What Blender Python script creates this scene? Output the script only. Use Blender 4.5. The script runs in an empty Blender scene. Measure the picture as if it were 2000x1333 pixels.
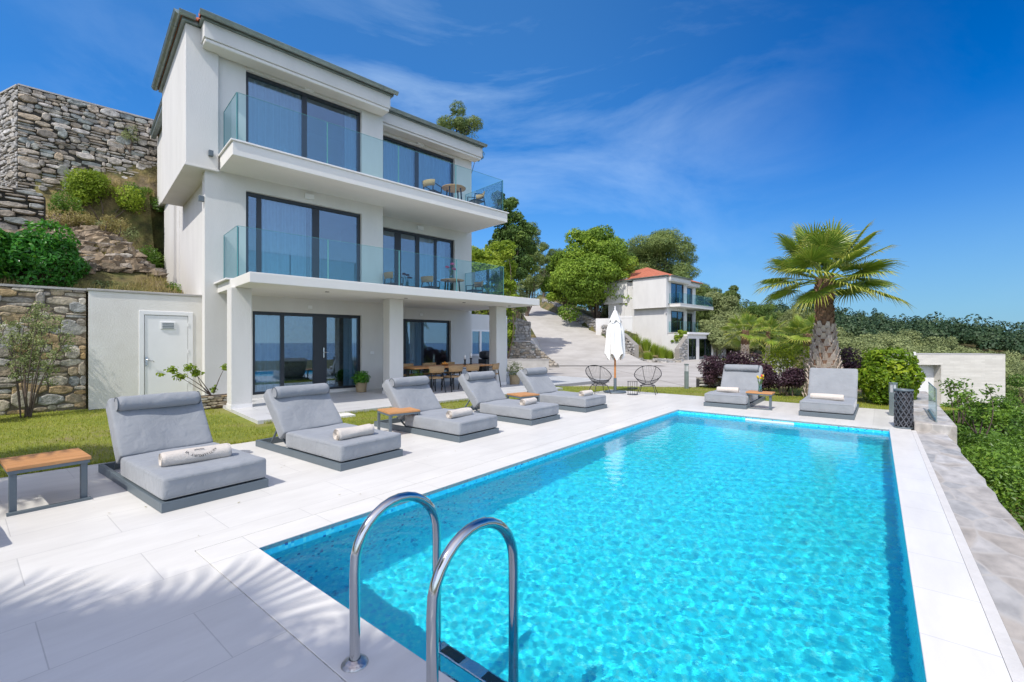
import bpy, math, random
import numpy as np
from math import sin, cos, pi, radians, sqrt, atan2
from mathutils import Vector, Matrix

SC = bpy.context.scene
COL = SC.collection
# ------------------------------------------------------------------ camera
CAMH = 1.6
cam = bpy.data.objects.new('camera', bpy.data.cameras.new('camera'))
COL.objects.link(cam)
cam.location = (0, 0, CAMH)
cam.rotation_euler = (pi / 2, 0, 0)
cam.data.lens = 16.0
cam.data.sensor_width = 36
cam.data.shift_y = 0.00075
cam.data.clip_start = 0.05
cam.data.clip_end = 60000
SC.camera = cam
# ------------------------------------------------------------------ light
SUN_EL, SUN_AZ = 53.0, 32.0      # AZ: heading the light travels towards, clockwise from +Y
az, el = radians(SUN_AZ), radians(SUN_EL)
sdir = Vector((sin(az) * cos(el), cos(az) * cos(el), -sin(el)))
w = bpy.data.worlds.new('World'); SC.world = w; w.use_nodes = True
nt = w.node_tree; nt.nodes.clear()
def nd(nt, t, **k):
    n = nt.nodes.new(t)
    for a, b in k.items(): setattr(n, a, b)
    return n
out = nd(nt, 'ShaderNodeOutputWorld'); bg = nd(nt, 'ShaderNodeBackground')
sky = nd(nt, 'ShaderNodeTexSky', sky_type='NISHITA')
sky.sun_disc = False
sky.sun_elevation = radians(SUN_EL)
sky.sun_rotation = radians(SUN_AZ + 180)
sky.altitude = 200; sky.air_density = 1.0; sky.dust_density = 0.0; sky.ozone_density = 3.0
hs = nd(nt, 'ShaderNodeHueSaturation'); hs.inputs['Saturation'].default_value = 1.6
hs.inputs['Hue'].default_value = 0.5
gm = nd(nt, 'ShaderNodeGamma'); gm.inputs[1].default_value = 1.0
tcw = nd(nt, 'ShaderNodeTexCoord')
mp = nd(nt, 'ShaderNodeMapping'); mp.inputs['Rotation'].default_value = (0.2, 0.5, 0.6); mp.inputs['Scale'].default_value = (1.0, 2.2, 2.8)
n1 = nd(nt, 'ShaderNodeTexNoise'); n1.inputs['Scale'].default_value = 1.5; n1.inputs['Detail'].default_value = 9; n1.inputs['Roughness'].default_value = 0.6; n1.inputs['Distortion'].default_value = 0.5
n2 = nd(nt, 'ShaderNodeTexNoise'); n2.inputs['Scale'].default_value = 1.2; n2.inputs['Detail'].default_value = 2
r1 = nd(nt, 'ShaderNodeMapRange'); r1.inputs['From Min'].default_value = 0.45; r1.inputs['From Max'].default_value = 1.0
r2 = nd(nt, 'ShaderNodeMapRange'); r2.inputs['From Min'].default_value = 0.42; r2.inputs['From Max'].default_value = 0.72
ml = nd(nt, 'ShaderNodeMath', operation='MULTIPLY'); mx = nd(nt, 'ShaderNodeMix', data_type='RGBA')
mx.inputs[7].default_value = (8.5, 10.2, 11.5, 1)
L = nt.links.new
L(tcw.outputs['Generated'], mp.inputs[0]); L(mp.outputs[0], n1.inputs['Vector']); L(tcw.outputs['Generated'], n2.inputs['Vector'])
L(n1.outputs['Fac'], r1.inputs['Value']); L(n2.outputs['Fac'], r2.inputs['Value'])
sx = nd(nt, 'ShaderNodeSeparateXYZ'); L(tcw.outputs['Generated'], sx.inputs[0])
# wisps of cirrus gathered in a few parts of the sky (direction, cosine of the spread, strength)
acc_ = None
for dx_, dz_, cs_, st_ in ((-1.0, .70, .80, 1.0), (-.38, .74, .97, .6), (-.95, .42, .97, .5), (.18, .76, .985, .7), (.12, .385, .995, .8), (.20, .25, .985, 1.0), (.05, .23, .99, .6), (-1.6, .3, .8, .6)):
    dt_ = nd(nt, 'ShaderNodeVectorMath', operation='DOT_PRODUCT'); dt_.inputs[1].default_value = Vector((dx_, 1, dz_)).normalized(); L(tcw.outputs['Generated'], dt_.inputs[0])
    mr_ = nd(nt, 'ShaderNodeMapRange', interpolation_type='SMOOTHSTEP'); mr_.inputs['From Min'].default_value = cs_; mr_.inputs['From Max'].default_value = 1; mr_.inputs['To Max'].default_value = st_; L(dt_.outputs['Value'], mr_.inputs['Value'])
    if acc_ is None: acc_ = mr_.outputs[0]
    else:
        ad_ = nd(nt, 'ShaderNodeMath', operation='MAXIMUM'); L(acc_, ad_.inputs[0]); L(mr_.outputs[0], ad_.inputs[1]); acc_ = ad_.outputs[0]
m3 = nd(nt, 'ShaderNodeMath', operation='MULTIPLY'); L(r1.outputs[0], m3.inputs[0]); L(acc_, m3.inputs[1]); L(m3.outputs[0], mx.inputs[0])
L(tcw.outputs['Generated'], mp.inputs[0]); L(mp.outputs[0], n1.inputs['Vector']); L(tcw.outputs['Generated'], n2.inputs['Vector'])
L(n1.outputs['Fac'], r1.inputs['Value']); L(n2.outputs['Fac'], r2.inputs['Value'])
sx = nd(nt, 'ShaderNodeSeparateXYZ'); L(tcw.outputs['Generated'], sx.inputs[0])
r3 = nd(nt, 'ShaderNodeMapRange'); r3.inputs['From Min'].default_value = .55; r3.inputs['From Max'].default_value = -.05; r3.inputs['To Min'].default_value = .12; L(sx.outputs['X'], r3.inputs['Value'])
m3 = nd(nt, 'ShaderNodeMath', operation='MULTIPLY'); L(r1.outputs[0], ml.inputs[0]); L(r2.outputs[0], ml.inputs[1]); L(ml.outputs[0], m3.inputs[0]); L(r3.outputs[0], m3.inputs[1]); L(m3.outputs[0], mx.inputs[0])
tint = nd(nt, 'ShaderNodeMix', data_type='RGBA', blend_type='MULTIPLY'); tint.inputs[0].default_value = 1; tint.inputs[7].default_value = (.50, 1.0, 1.34, 1)
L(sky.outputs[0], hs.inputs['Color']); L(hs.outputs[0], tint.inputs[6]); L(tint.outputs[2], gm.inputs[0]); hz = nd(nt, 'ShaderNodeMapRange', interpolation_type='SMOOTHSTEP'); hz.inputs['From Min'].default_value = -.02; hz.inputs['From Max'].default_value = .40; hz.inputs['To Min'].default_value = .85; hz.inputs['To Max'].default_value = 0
L(sx.outputs['Z'], hz.inputs['Value']); hm = nd(nt, 'ShaderNodeMix', data_type='RGBA'); hm.inputs[7].default_value = (2.25, 4.1, 6.2, 1); L(hz.outputs[0], hm.inputs[0]); L(gm.outputs[0], hm.inputs[6]); L(hm.outputs[2], mx.inputs[6]); # sky glows added behind the camera as fill light; the third lightens the left
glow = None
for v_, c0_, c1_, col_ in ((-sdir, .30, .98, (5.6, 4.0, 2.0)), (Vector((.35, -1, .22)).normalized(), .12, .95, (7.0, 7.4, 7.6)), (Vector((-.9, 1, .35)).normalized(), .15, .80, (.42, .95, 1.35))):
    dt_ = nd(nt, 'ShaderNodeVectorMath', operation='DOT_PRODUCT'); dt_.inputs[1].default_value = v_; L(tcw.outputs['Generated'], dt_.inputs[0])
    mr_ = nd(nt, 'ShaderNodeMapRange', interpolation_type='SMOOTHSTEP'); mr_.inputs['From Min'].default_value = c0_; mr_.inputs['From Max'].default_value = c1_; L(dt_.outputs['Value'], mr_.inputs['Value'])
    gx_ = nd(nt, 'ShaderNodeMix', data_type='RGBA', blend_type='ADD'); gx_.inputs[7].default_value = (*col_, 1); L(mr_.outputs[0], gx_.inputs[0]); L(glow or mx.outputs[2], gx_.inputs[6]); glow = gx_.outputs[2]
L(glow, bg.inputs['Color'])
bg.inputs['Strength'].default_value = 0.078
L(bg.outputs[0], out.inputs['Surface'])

sl = bpy.data.lights.new('sun', 'SUN'); sl.energy = 2.85; sl.angle = radians(0.55); sl.color = (1.0, 0.955, 0.89)
sun = bpy.data.objects.new('sun', sl); COL.objects.link(sun)
az, el = radians(SUN_AZ), radians(SUN_EL)
sdir = Vector((sin(az) * cos(el), cos(az) * cos(el), -sin(el)))
sun.rotation_euler = sdir.to_track_quat('-Z', 'Y').to_euler()
sun.location = (-20, -20, 30)
sl.cycles.is_caustics_light = True
SC.view_settings.view_transform = 'Standard'; SC.view_settings.look = 'None'
SC.view_settings.exposure = 0.50; SC.view_settings.gamma = 1.0
cy = SC.cycles
cy.use_denoising = True; cy.max_bounces = 8; cy.transparent_max_bounces = 24
cy.diffuse_bounces = 4; cy.glossy_bounces = 4; cy.transmission_bounces = 6
cy.sample_clamp_indirect = 6.0; cy.caustics_reflective = False; cy.caustics_refractive = True; cy.blur_glossy = 0.5

# ------------------------------------------------------------------ frames
A = radians(46.35); d1 = Vector((sin(A), cos(A), 0)); dn = Vector((cos(A), -sin(A), 0))
C0 = Vector((-7.83, 11.60, 0)); HROT = pi / 2 - A
B = radians(39.2); e1 = Vector((sin(B), cos(B), 0)); e2 = Vector((cos(B), -sin(B), 0))
P0 = Vector((-1.965, 3.53, 0)); PROT = pi / 2 - B
def HW(u, v, z=0): return C0 + d1 * u + dn * v + Vector((0, 0, z))      # house frame -> world
def PW(a, b, z=0): return P0 + e1 * a + e2 * b + Vector((0, 0, z))      # pool frame -> world

def splay(o):
    """the pool's right side runs very slightly out of parallel"""
    for v in o.data.vertices:
        if v.co.y < 0: v.co.y *= 1 + .022 * (1 - v.co.x / 9.3)
    return o
# ------------------------------------------------------------------ mesh helpers
class MB:
    def __init__(s): s.v = []; s.f = []; s.sm = []; s.r = []
    def add(s, vs, fs, smooth=False, r=0.5):
        o = len(s.v); s.v += [tuple(p) for p in vs]
        for f in fs: s.f.append(tuple(i + o for i in f)); s.sm.append(smooth); s.r.append(r)
    def box(s, x0, x1, y0, y1, z0, z1, r=0.5):
        s.add([(x0,y0,z0),(x1,y0,z0),(x1,y1,z0),(x0,y1,z0),(x0,y0,z1),(x1,y0,z1),(x1,y1,z1),(x0,y1,z1)],
              [(0,3,2,1),(4,5,6,7),(0,1,5,4),(1,2,6,5),(2,3,7,6),(3,0,4,7)], r=r)
    def bar(s, p, q, wx, wz=None, up=(0,0,1), r=0.5):
        p, q = Vector(p), Vector(q); wz = wz or wx; d = (q - p).normalized(); up = Vector(up)
        if abs(d.dot(up)) > .98: up = Vector((1, 0, 0))
        a = d.cross(up).normalized(); b = a.cross(d)
        vs = [c + a * i * wx / 2 + b * j * wz / 2 for c in (p, q) for i, j in ((-1,-1),(1,-1),(1,1),(-1,1))]
        s.add(vs, [(0,1,2,3),(7,6,5,4),(0,4,5,1),(1,5,6,2),(2,6,7,3),(3,7,4,0)], r=r)
    def tube(s, pts, rad, n=8, closed=False, cap=True, r=0.5):
        pts = [Vector(p) for p in pts]; m = len(pts)
        rads = rad if hasattr(rad, '__len__') else [rad] * m
        prev = None; vs = []
        for i, p in enumerate(pts):
            if closed: d = pts[(i + 1) % m] - pts[i - 1]
            else: d = pts[min(i + 1, m - 1)] - pts[max(i - 1, 0)]
            d.normalize()
            if prev is None:
                a = d.orthogonal().normalized()
            else:
                a = (prev - d * prev.dot(d)).normalized()
            prev = a; b = d.cross(a)
            for k in range(n):
                t = 2 * pi * k / n; vs.append(p + (a * cos(t) + b * sin(t)) * rads[i])
        fs = []
        for i in range(m if closed else m - 1):
            j = (i + 1) % m
            for k in range(n): fs.append((i*n+k, i*n+(k+1)%n, j*n+(k+1)%n, j*n+k))
        s.add(vs, fs, True, r)
        if cap and not closed:
            s.add(vs[:n], [tuple(range(n))[::-1]], r=r); s.add(vs[-n:], [tuple(range(n))], r=r)
    def lathe(s, prof, n=24, cx=0, cy=0, smooth=True, r=0.5):
        vs = [(cx + rr * cos(2*pi*k/n), cy + rr * sin(2*pi*k/n), z) for rr, z in prof for k in range(n)]
        fs = [(i*n+k, i*n+(k+1)%n, (i+1)*n+(k+1)%n, (i+1)*n+k) for i in range(len(prof)-1) for k in range(n)]
        s.add(vs, fs, smooth, r)
    def prism(s, poly, z0, z1, r=0.5):
        n = len(poly); vs = [(x, y, z0) for x, y in poly] + [(x, y, z1) for x, y in poly]
        s.add(vs, [tuple(range(n))[::-1], tuple(range(n, 2*n))] + [(i, (i+1)%n, n+(i+1)%n, n+i) for i in range(n)], r=r)
    def rbox(s, cx, cy, cz, sx, sy, sz, rad, seg=6, fn=None, rot=None, r=0.5):
        """rounded box, fn(p)->p displaces; rot: Matrix"""
        hx, hy, hz = sx/2, sy/2, sz/2; vs = {}; out = []; fs = []
        def lin(h, n):
            e = [-h, -h + rad * .3, -h + rad]; mid = [(-h + rad) + (2*h - 2*rad) * i / n for i in range(1, n)]
            return e + mid + [h - rad, h - rad * .3, h]
        X, Y, Z = lin(hx, seg), lin(hy, seg), lin(hz, 3)
        def vid(p):
            k = (round(p[0], 5), round(p[1], 5), round(p[2], 5))
            if k not in vs:
                q = Vector((max(-hx+rad, min(hx-rad, p[0])), max(-hy+rad, min(hy-rad, p[1])), max(-hz+rad, min(hz-rad, p[2]))))
                d = Vector(p) - q
                if d.length > 1e-7: d = d.normalized() * rad
                q = q + d
                if fn: q = fn(q)
                if rot is not None: q = rot @ q
                vs[k] = len(out); out.append(q + Vector((cx, cy, cz)))
            return vs[k]
        for (U, V, f) in ((X, Y, lambda u, v: (u, v, hz)), (Y, X, lambda u, v: (v, u, -hz)), (Y, Z, lambda u, v: (hx, u, v)),
                          (Z, Y, lambda u, v: (-hx, v, u)), (Z, X, lambda u, v: (v, hy, u)), (X, Z, lambda u, v: (u, -hy, v))):
            for i in range(len(U)-1):
                for j in range(len(V)-1):
                    fs.append((vid(f(U[i],V[j])), vid(f(U[i+1],V[j])), vid(f(U[i+1],V[j+1])), vid(f(U[i],V[j+1]))))
        s.add(out, fs, True, r)
    def build(s, name, mat=None, parent=None, bevel=0):
        me = bpy.data.meshes.new(name); me.from_pydata(s.v, [], s.f)
        me.polygons.foreach_set('use_smooth', s.sm)
        at = me.attributes.new('rnd', 'FLOAT', 'FACE'); at.data.foreach_set('value', s.r)
        return link(name, me, mat, parent, bevel)

def link(name, me, mat=None, parent=None, bevel=0):
    o = bpy.data.objects.new(name, me); COL.objects.link(o)
    if mat: me.materials.append(mat)
    if parent is not None: o.parent = parent
    if bevel:
        b = o.modifiers.new('bevel', 'BEVEL'); b.width = bevel; b.segments = 2; b.limit_method = 'ANGLE'; b.angle_limit = radians(40)
    return o

def np_mesh(name, V, F, rnd=None, mat=None, parent=None, smooth=False):
    """V (n,3), F (m,k) arrays; all faces k-gons"""
    me = bpy.data.meshes.new(name); V = np.asarray(V, dtype=np.float32); F = np.asarray(F, dtype=np.int32)
    m, k = F.shape
    me.vertices.add(len(V)); me.vertices.foreach_set('co', V.ravel())
    me.loops.add(m * k); me.loops.foreach_set('vertex_index', F.ravel())
    me.polygons.add(m); me.polygons.foreach_set('loop_start', np.arange(0, m*k, k, dtype=np.int32))
    me.polygons.foreach_set('loop_total', np.full(m, k, dtype=np.int32))
    me.polygons.foreach_set('use_smooth', np.full(m, smooth, dtype=bool))
    me.update(calc_edges=True)
    at = me.attributes.new('rnd', 'FLOAT', 'FACE')
    at.data.foreach_set('value', np.asarray(rnd if rnd is not None else np.full(m, .5), dtype=np.float32))
    return link(name, me, mat, parent)

def tag(o, label=None, cat=None, group=None, kind=None):
    if label: o['label'] = label
    if cat: o['category'] = cat
    if group: o['group'] = group
    if kind or cat: o['kind'] = kind or 'thing'
    return o
def thing(name, label, cat, loc=(0,0,0), rotz=0, group=None):
    o = bpy.data.objects.new(name, None); COL.objects.link(o); o.location = loc; o.rotation_euler = (0, 0, rotz)
    o.empty_display_size = .2
    return tag(o, label, cat, group, 'thing')
def dup(root, loc=None, rotz=None, label=None):
    r = root.copy(); COL.objects.link(r)
    if loc is not None: r.location = loc
    if rotz is not None: r.rotation_euler = (0, 0, rotz)
    if label: r['label'] = label
    for ch in list(root.children):
        c = ch.copy(); COL.objects.link(c); c.parent = r
        for g in list(ch.children):
            d = g.copy(); COL.objects.link(d); d.parent = c
    return r

# ------------------------------------------------------------------ materials
def newmat(name):
    m = bpy.data.materials.new(name); m.use_nodes = True
    nt = m.node_tree; b = nt.nodes['Principled BSDF']
    return m, nt, b
def M(name, col, rough=.6, metal=0., var=0., vs=4., col2=None, bump=0., bs=60., spec=.5, coat=0., detail=6, aniso=(1,1,1), rnd=0):
    """general procedural material: two colours mixed by noise (and per-face rnd), bump"""
    m, nt, b = newmat(name); L = nt.links.new
    b.inputs['Roughness'].default_value = rough; b.inputs['Metallic'].default_value = metal
    b.inputs['Specular IOR Level'].default_value = spec; b.inputs['Coat Weight'].default_value = coat
    tc = nd(nt, 'ShaderNodeTexCoord'); mp = nd(nt, 'ShaderNodeMapping'); mp.inputs['Scale'].default_value = aniso
    L(tc.outputs['Object'], mp.inputs[0])
    c2 = col2 or tuple(max(0, c * (1 - var)) for c in col)
    if var or col2:
        n = nd(nt, 'ShaderNodeTexNoise'); n.inputs['Scale'].default_value = vs; n.inputs['Detail'].default_value = detail
        n.inputs['Roughness'].default_value = .6
        L(mp.outputs[0], n.inputs['Vector'])
        mr = nd(nt, 'ShaderNodeMapRange'); mr.inputs['From Min'].default_value = .32; mr.inputs['From Max'].default_value = .68
        L(n.outputs['Fac'], mr.inputs['Value'])
        mx = nd(nt, 'ShaderNodeMix', data_type='RGBA'); mx.inputs[6].default_value = (*col, 1); mx.inputs[7].default_value = (*c2, 1)
        f = mr.outputs[0]
        if rnd:
            at = nd(nt, 'ShaderNodeAttribute', attribute_name='rnd'); ms = nd(nt, 'ShaderNodeMix')
            ms.inputs[0].default_value = rnd; L(f, ms.inputs[2]); L(at.outputs['Fac'], ms.inputs[3]); f = ms.outputs[0]
        L(f, mx.inputs[0]); L(mx.outputs[2], b.inputs['Base Color'])
    else: b.inputs['Base Color'].default_value = (*col, 1)
    if bump:
        n = nd(nt, 'ShaderNodeTexNoise'); n.inputs['Scale'].default_value = bs; n.inputs['Detail'].default_value = 4
        L(mp.outputs[0], n.inputs['Vector'])
        bp = nd(nt, 'ShaderNodeBump'); bp.inputs['Strength'].default_value = bump; bp.inputs['Distance'].default_value = .02
        L(n.outputs['Fac'], bp.inputs['Height']); L(bp.outputs[0], b.inputs['Normal'])
    return m
def ramp(nt, stops):
    r = nd(nt, 'ShaderNodeValToRGB'); e = r.color_ramp.elements
    while len(e) < len(stops): e.new(.5)
    for i, (p, c) in enumerate(stops): e[i].position = p; e[i].color = (*c, 1)
    return r
def foliage(name, stops, trans=.35, rough=.55, vs=1.2):
    """leaf material: colour ramp over per-leaf random number mixed with a broad noise; thin leaves let light through"""
    m, nt, b = newmat(name); L = nt.links.new
    at = nd(nt, 'ShaderNodeAttribute', attribute_name='rnd'); rp = ramp(nt, stops)
    tc = nd(nt, 'ShaderNodeTexCoord'); n = nd(nt, 'ShaderNodeTexNoise'); n.inputs['Scale'].default_value = vs
    L(tc.outputs['Object'], n.inputs['Vector'])
    mx = nd(nt, 'ShaderNodeMix'); mx.inputs[0].default_value = .3; L(at.outputs['Fac'], mx.inputs[2]); L(n.outputs['Fac'], mx.inputs[3])
    L(mx.outputs[0], rp.inputs[0]); L(rp.outputs[0], b.inputs['Base Color'])
    b.inputs['Roughness'].default_value = rough; b.inputs['Specular IOR Level'].default_value = .35
    tr = nd(nt, 'ShaderNodeBsdfTranslucent'); L(rp.outputs[0], tr.inputs['Color'])
    ms = nd(nt, 'ShaderNodeMixShader'); ms.inputs[0].default_value = trans
    L(b.outputs[0], ms.inputs[1]); L(tr.outputs[0], ms.inputs[2]); L(ms.outputs[0], nt.nodes['Material Output'].inputs['Surface'])
    return m
def stone(name, cols, bump=.5, bs=22., rough=.85):
    m, nt, b = newmat(name); L = nt.links.new
    at = nd(nt, 'ShaderNodeAttribute', attribute_name='rnd'); n = len(cols)
    rp = ramp(nt, [(i / (n - 1) if n > 1 else 0, c) for i, c in enumerate(cols)]); L(at.outputs['Fac'], rp.inputs[0])
    tc = nd(nt, 'ShaderNodeTexCoord'); nz = nd(nt, 'ShaderNodeTexNoise'); nz.inputs['Scale'].default_value = bs * .4; nz.inputs['Detail'].default_value = 8
    L(tc.outputs['Object'], nz.inputs['Vector'])
    mr = nd(nt, 'ShaderNodeMapRange'); mr.inputs['From Min'].default_value = .3; mr.inputs['From Max'].default_value = .7
    mr.inputs['To Min'].default_value = .55; mr.inputs['To Max'].default_value = 1.25; L(nz.outputs['Fac'], mr.inputs['Value'])
    mx = nd(nt, 'ShaderNodeMix', data_type='RGBA', blend_type='MULTIPLY'); mx.inputs[0].default_value = 1
    L(rp.outputs[0], mx.inputs[6]); L(mr.outputs[0], mx.inputs[7]); L(mx.outputs[2], b.inputs['Base Color'])
    b.inputs['Roughness'].default_value = rough
    n2 = nd(nt, 'ShaderNodeTexNoise'); n2.inputs['Scale'].default_value = bs; n2.inputs['Detail'].default_value = 8
    L(tc.outputs['Object'], n2.inputs['Vector'])
    bp = nd(nt, 'ShaderNodeBump'); bp.inputs['Strength'].default_value = bump; bp.inputs['Distance'].default_value = .03
    L(n2.outputs['Fac'], bp.inputs['Height']); L(bp.outputs[0], b.inputs['Normal'])
    return m
def glassmat(name, tint, fac, rough=0.0, fres=.5):
    """thin pane: tinted see-through plus mirror reflection growing towards grazing"""
    m, nt, b = newmat(name); L = nt.links.new; nt.nodes.remove(b)
    t = nd(nt, 'ShaderNodeBsdfTransparent'); t.inputs[0].default_value = (*tint, 1)
    g = nd(nt, 'ShaderNodeBsdfGlossy'); g.inputs['Roughness'].default_value = rough; g.inputs['Color'].default_value = (.72, .86, 1, 1)
    lw = nd(nt, 'ShaderNodeFresnel'); lw.inputs['IOR'].default_value = 1.5
    ma = nd(nt, 'ShaderNodeMath', operation='MULTIPLY_ADD'); ma.inputs[1].default_value = fres; ma.inputs[2].default_value = fac; ma.use_clamp = True
    ms = nd(nt, 'ShaderNodeMixShader'); L(lw.outputs[0], ma.inputs[0]); L(ma.outputs[0], ms.inputs[0])
    L(t.outputs[0], ms.inputs[1]); L(g.outputs[0], ms.inputs[2]); L(ms.outputs[0], nt.nodes['Material Output'].inputs['Surface'])
    return m

MT = {}
MT['plaster'] = M('white_plaster', (.70, .685, .65), .85, var=.10, vs=1.3, aniso=(1,1,.3), bump=.22, bs=45)
MT['soffit'] = M('soffit_paint', (.74, .72, .67), .85, var=.04, vs=1.2, bump=.1, bs=60)
MT['coping'] = M('white_marble', (.82, .80, .77), .5, var=.06, vs=5, bump=.05)
MT['frame'] = M('anthracite_frame', (.018, .024, .034), .38, var=.2)
MT['winglass'] = glassmat('window_glass', (.70, .84, .92), .11, fres=.85)
MT['rail'] = glassmat('balustrade_glass', (.68, .885, .89), .03, fres=.5)
MT['railedge'] = M('glass_edge', (.10, .30, .30), .2)
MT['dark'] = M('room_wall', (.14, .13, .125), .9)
MT['curtain'] = M('sheer_curtain', (.58, .60, .62), .9, var=.1, vs=8)
MT['zinc'] = M('zinc_gutter', (.30, .36, .35), .42, metal=.5, var=.25, vs=3)
MT['tile'] = M('terracotta', (.50, .16, .09), .8, var=.35, vs=6, bump=.3, bs=30, rnd=.4)
MT['grey'] = M('grey_powder_coat', (.115, .145, .165), .45, var=.1, bump=.02)
MT['black'] = M('black_metal', (.016, .017, .018), .4, var=.2)
MT['steel'] = M('polished_steel', (.62, .62, .61), .13, metal=1., bump=.03, bs=9, var=.1)
MT['white'] = M('white_paint', (.80, .80, .79), .5, var=.04, bump=.03)
MT['wood'] = M('teak', (.62, .31, .115), .5, col2=(.44, .20, .07), vs=2.2, aniso=(2, 22, 22), bump=.15, bs=20)
MT['wicker'] = M('wicker_weave', (.50, .33, .17), .8, col2=(.28, .17, .08), vs=60, bump=.6, bs=90)
MT['bark'] = M('bark', (.16, .12, .09), .95, col2=(.07, .05, .04), vs=9, aniso=(1, 1, .3), bump=.8, bs=25)
MT['soil'] = M('soil', (.12, .085, .055), .95, var=.4, vs=20, bump=.8, bs=40)
# ================================================================== ground, pool, sea
def sstep(x, a, b):
    t = np.clip((x - a) / (b - a), 0, 1); return t * t * (3 - 2 * t)
def vnoise(x, y, s, seed=0):
    """cheap value noise"""
    x = x * s + seed * 17.3; y = y * s + seed * 9.1
    xi, yi = np.floor(x), np.floor(y); fx, fy = x - xi, y - yi; fx = fx*fx*(3-2*fx); fy = fy*fy*(3-2*fy)
    h = lambda a, b: np.modf(np.abs(np.sin(a * 127.1 + b * 311.7 + seed) * 43758.5453))[0]
    return (h(xi,yi)*(1-fx)+h(xi+1,yi)*fx)*(1-fy) + (h(xi,yi+1)*(1-fx)+h(xi+1,yi+1)*fx)*fy
EDGE = [tuple(PW(-30, 4.66)[:2]), tuple(PW(13, 4.66)[:2]), (12.6, 15.0), (16, 24), (24, 42), (36, 56), (60, 75), (120, 120), (400, 330)]
def edge_dist(x, y):
    best = np.full_like(x, 1e9); sg = np.zeros_like(x)
    for (ax, ay), (bx, by) in zip(EDGE[:-1], EDGE[1:]):
        dx, dy = bx-ax, by-ay; t = np.clip(((x-ax)*dx+(y-ay)*dy)/(dx*dx+dy*dy), 0, 1)
        qx, qy = ax+t*dx, ay+t*dy; d = np.hypot(x-qx, y-qy); s = (x-ax)*dy-(y-ay)*dx
        m = d < best; best = np.where(m, d, best); sg = np.where(m, np.sign(s), sg)
    return best * sg          # positive on the downhill (right) side
def yardz(y): return -.01 * np.clip(y - 14, 0, 45)
ROAD = [(7.0, 34, -.2, 4.6), (6.9, 40, 0.0, 4.2), (6.75, 52, 2.07, 4.0), (5.0, 65, 5.1, 3.2), (3.2, 78, 7.4, 2.3), (0.9, 92, 10.6, 2.0), (-3, 104, 12.6, 2.0)]
def road_info(x, y):
    best = np.full_like(x, 1e9); rz = np.zeros_like(x); hw = np.ones_like(x)
    for (ax,ay,az_,aw),(bx,by,bz,bw) in zip(ROAD[:-1], ROAD[1:]):
        dx, dy = bx-ax, by-ay; t = np.clip(((x-ax)*dx+(y-ay)*dy)/(dx*dx+dy*dy), 0, 1)
        d = np.hypot(x-ax-t*dx, y-ay-t*dy); m = d < best
        best = np.where(m, d, best); rz = np.where(m, az_+t*(bz-az_), rz); hw = np.where(m, aw+t*(bw-aw), hw)
    return best, rz, hw
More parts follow.
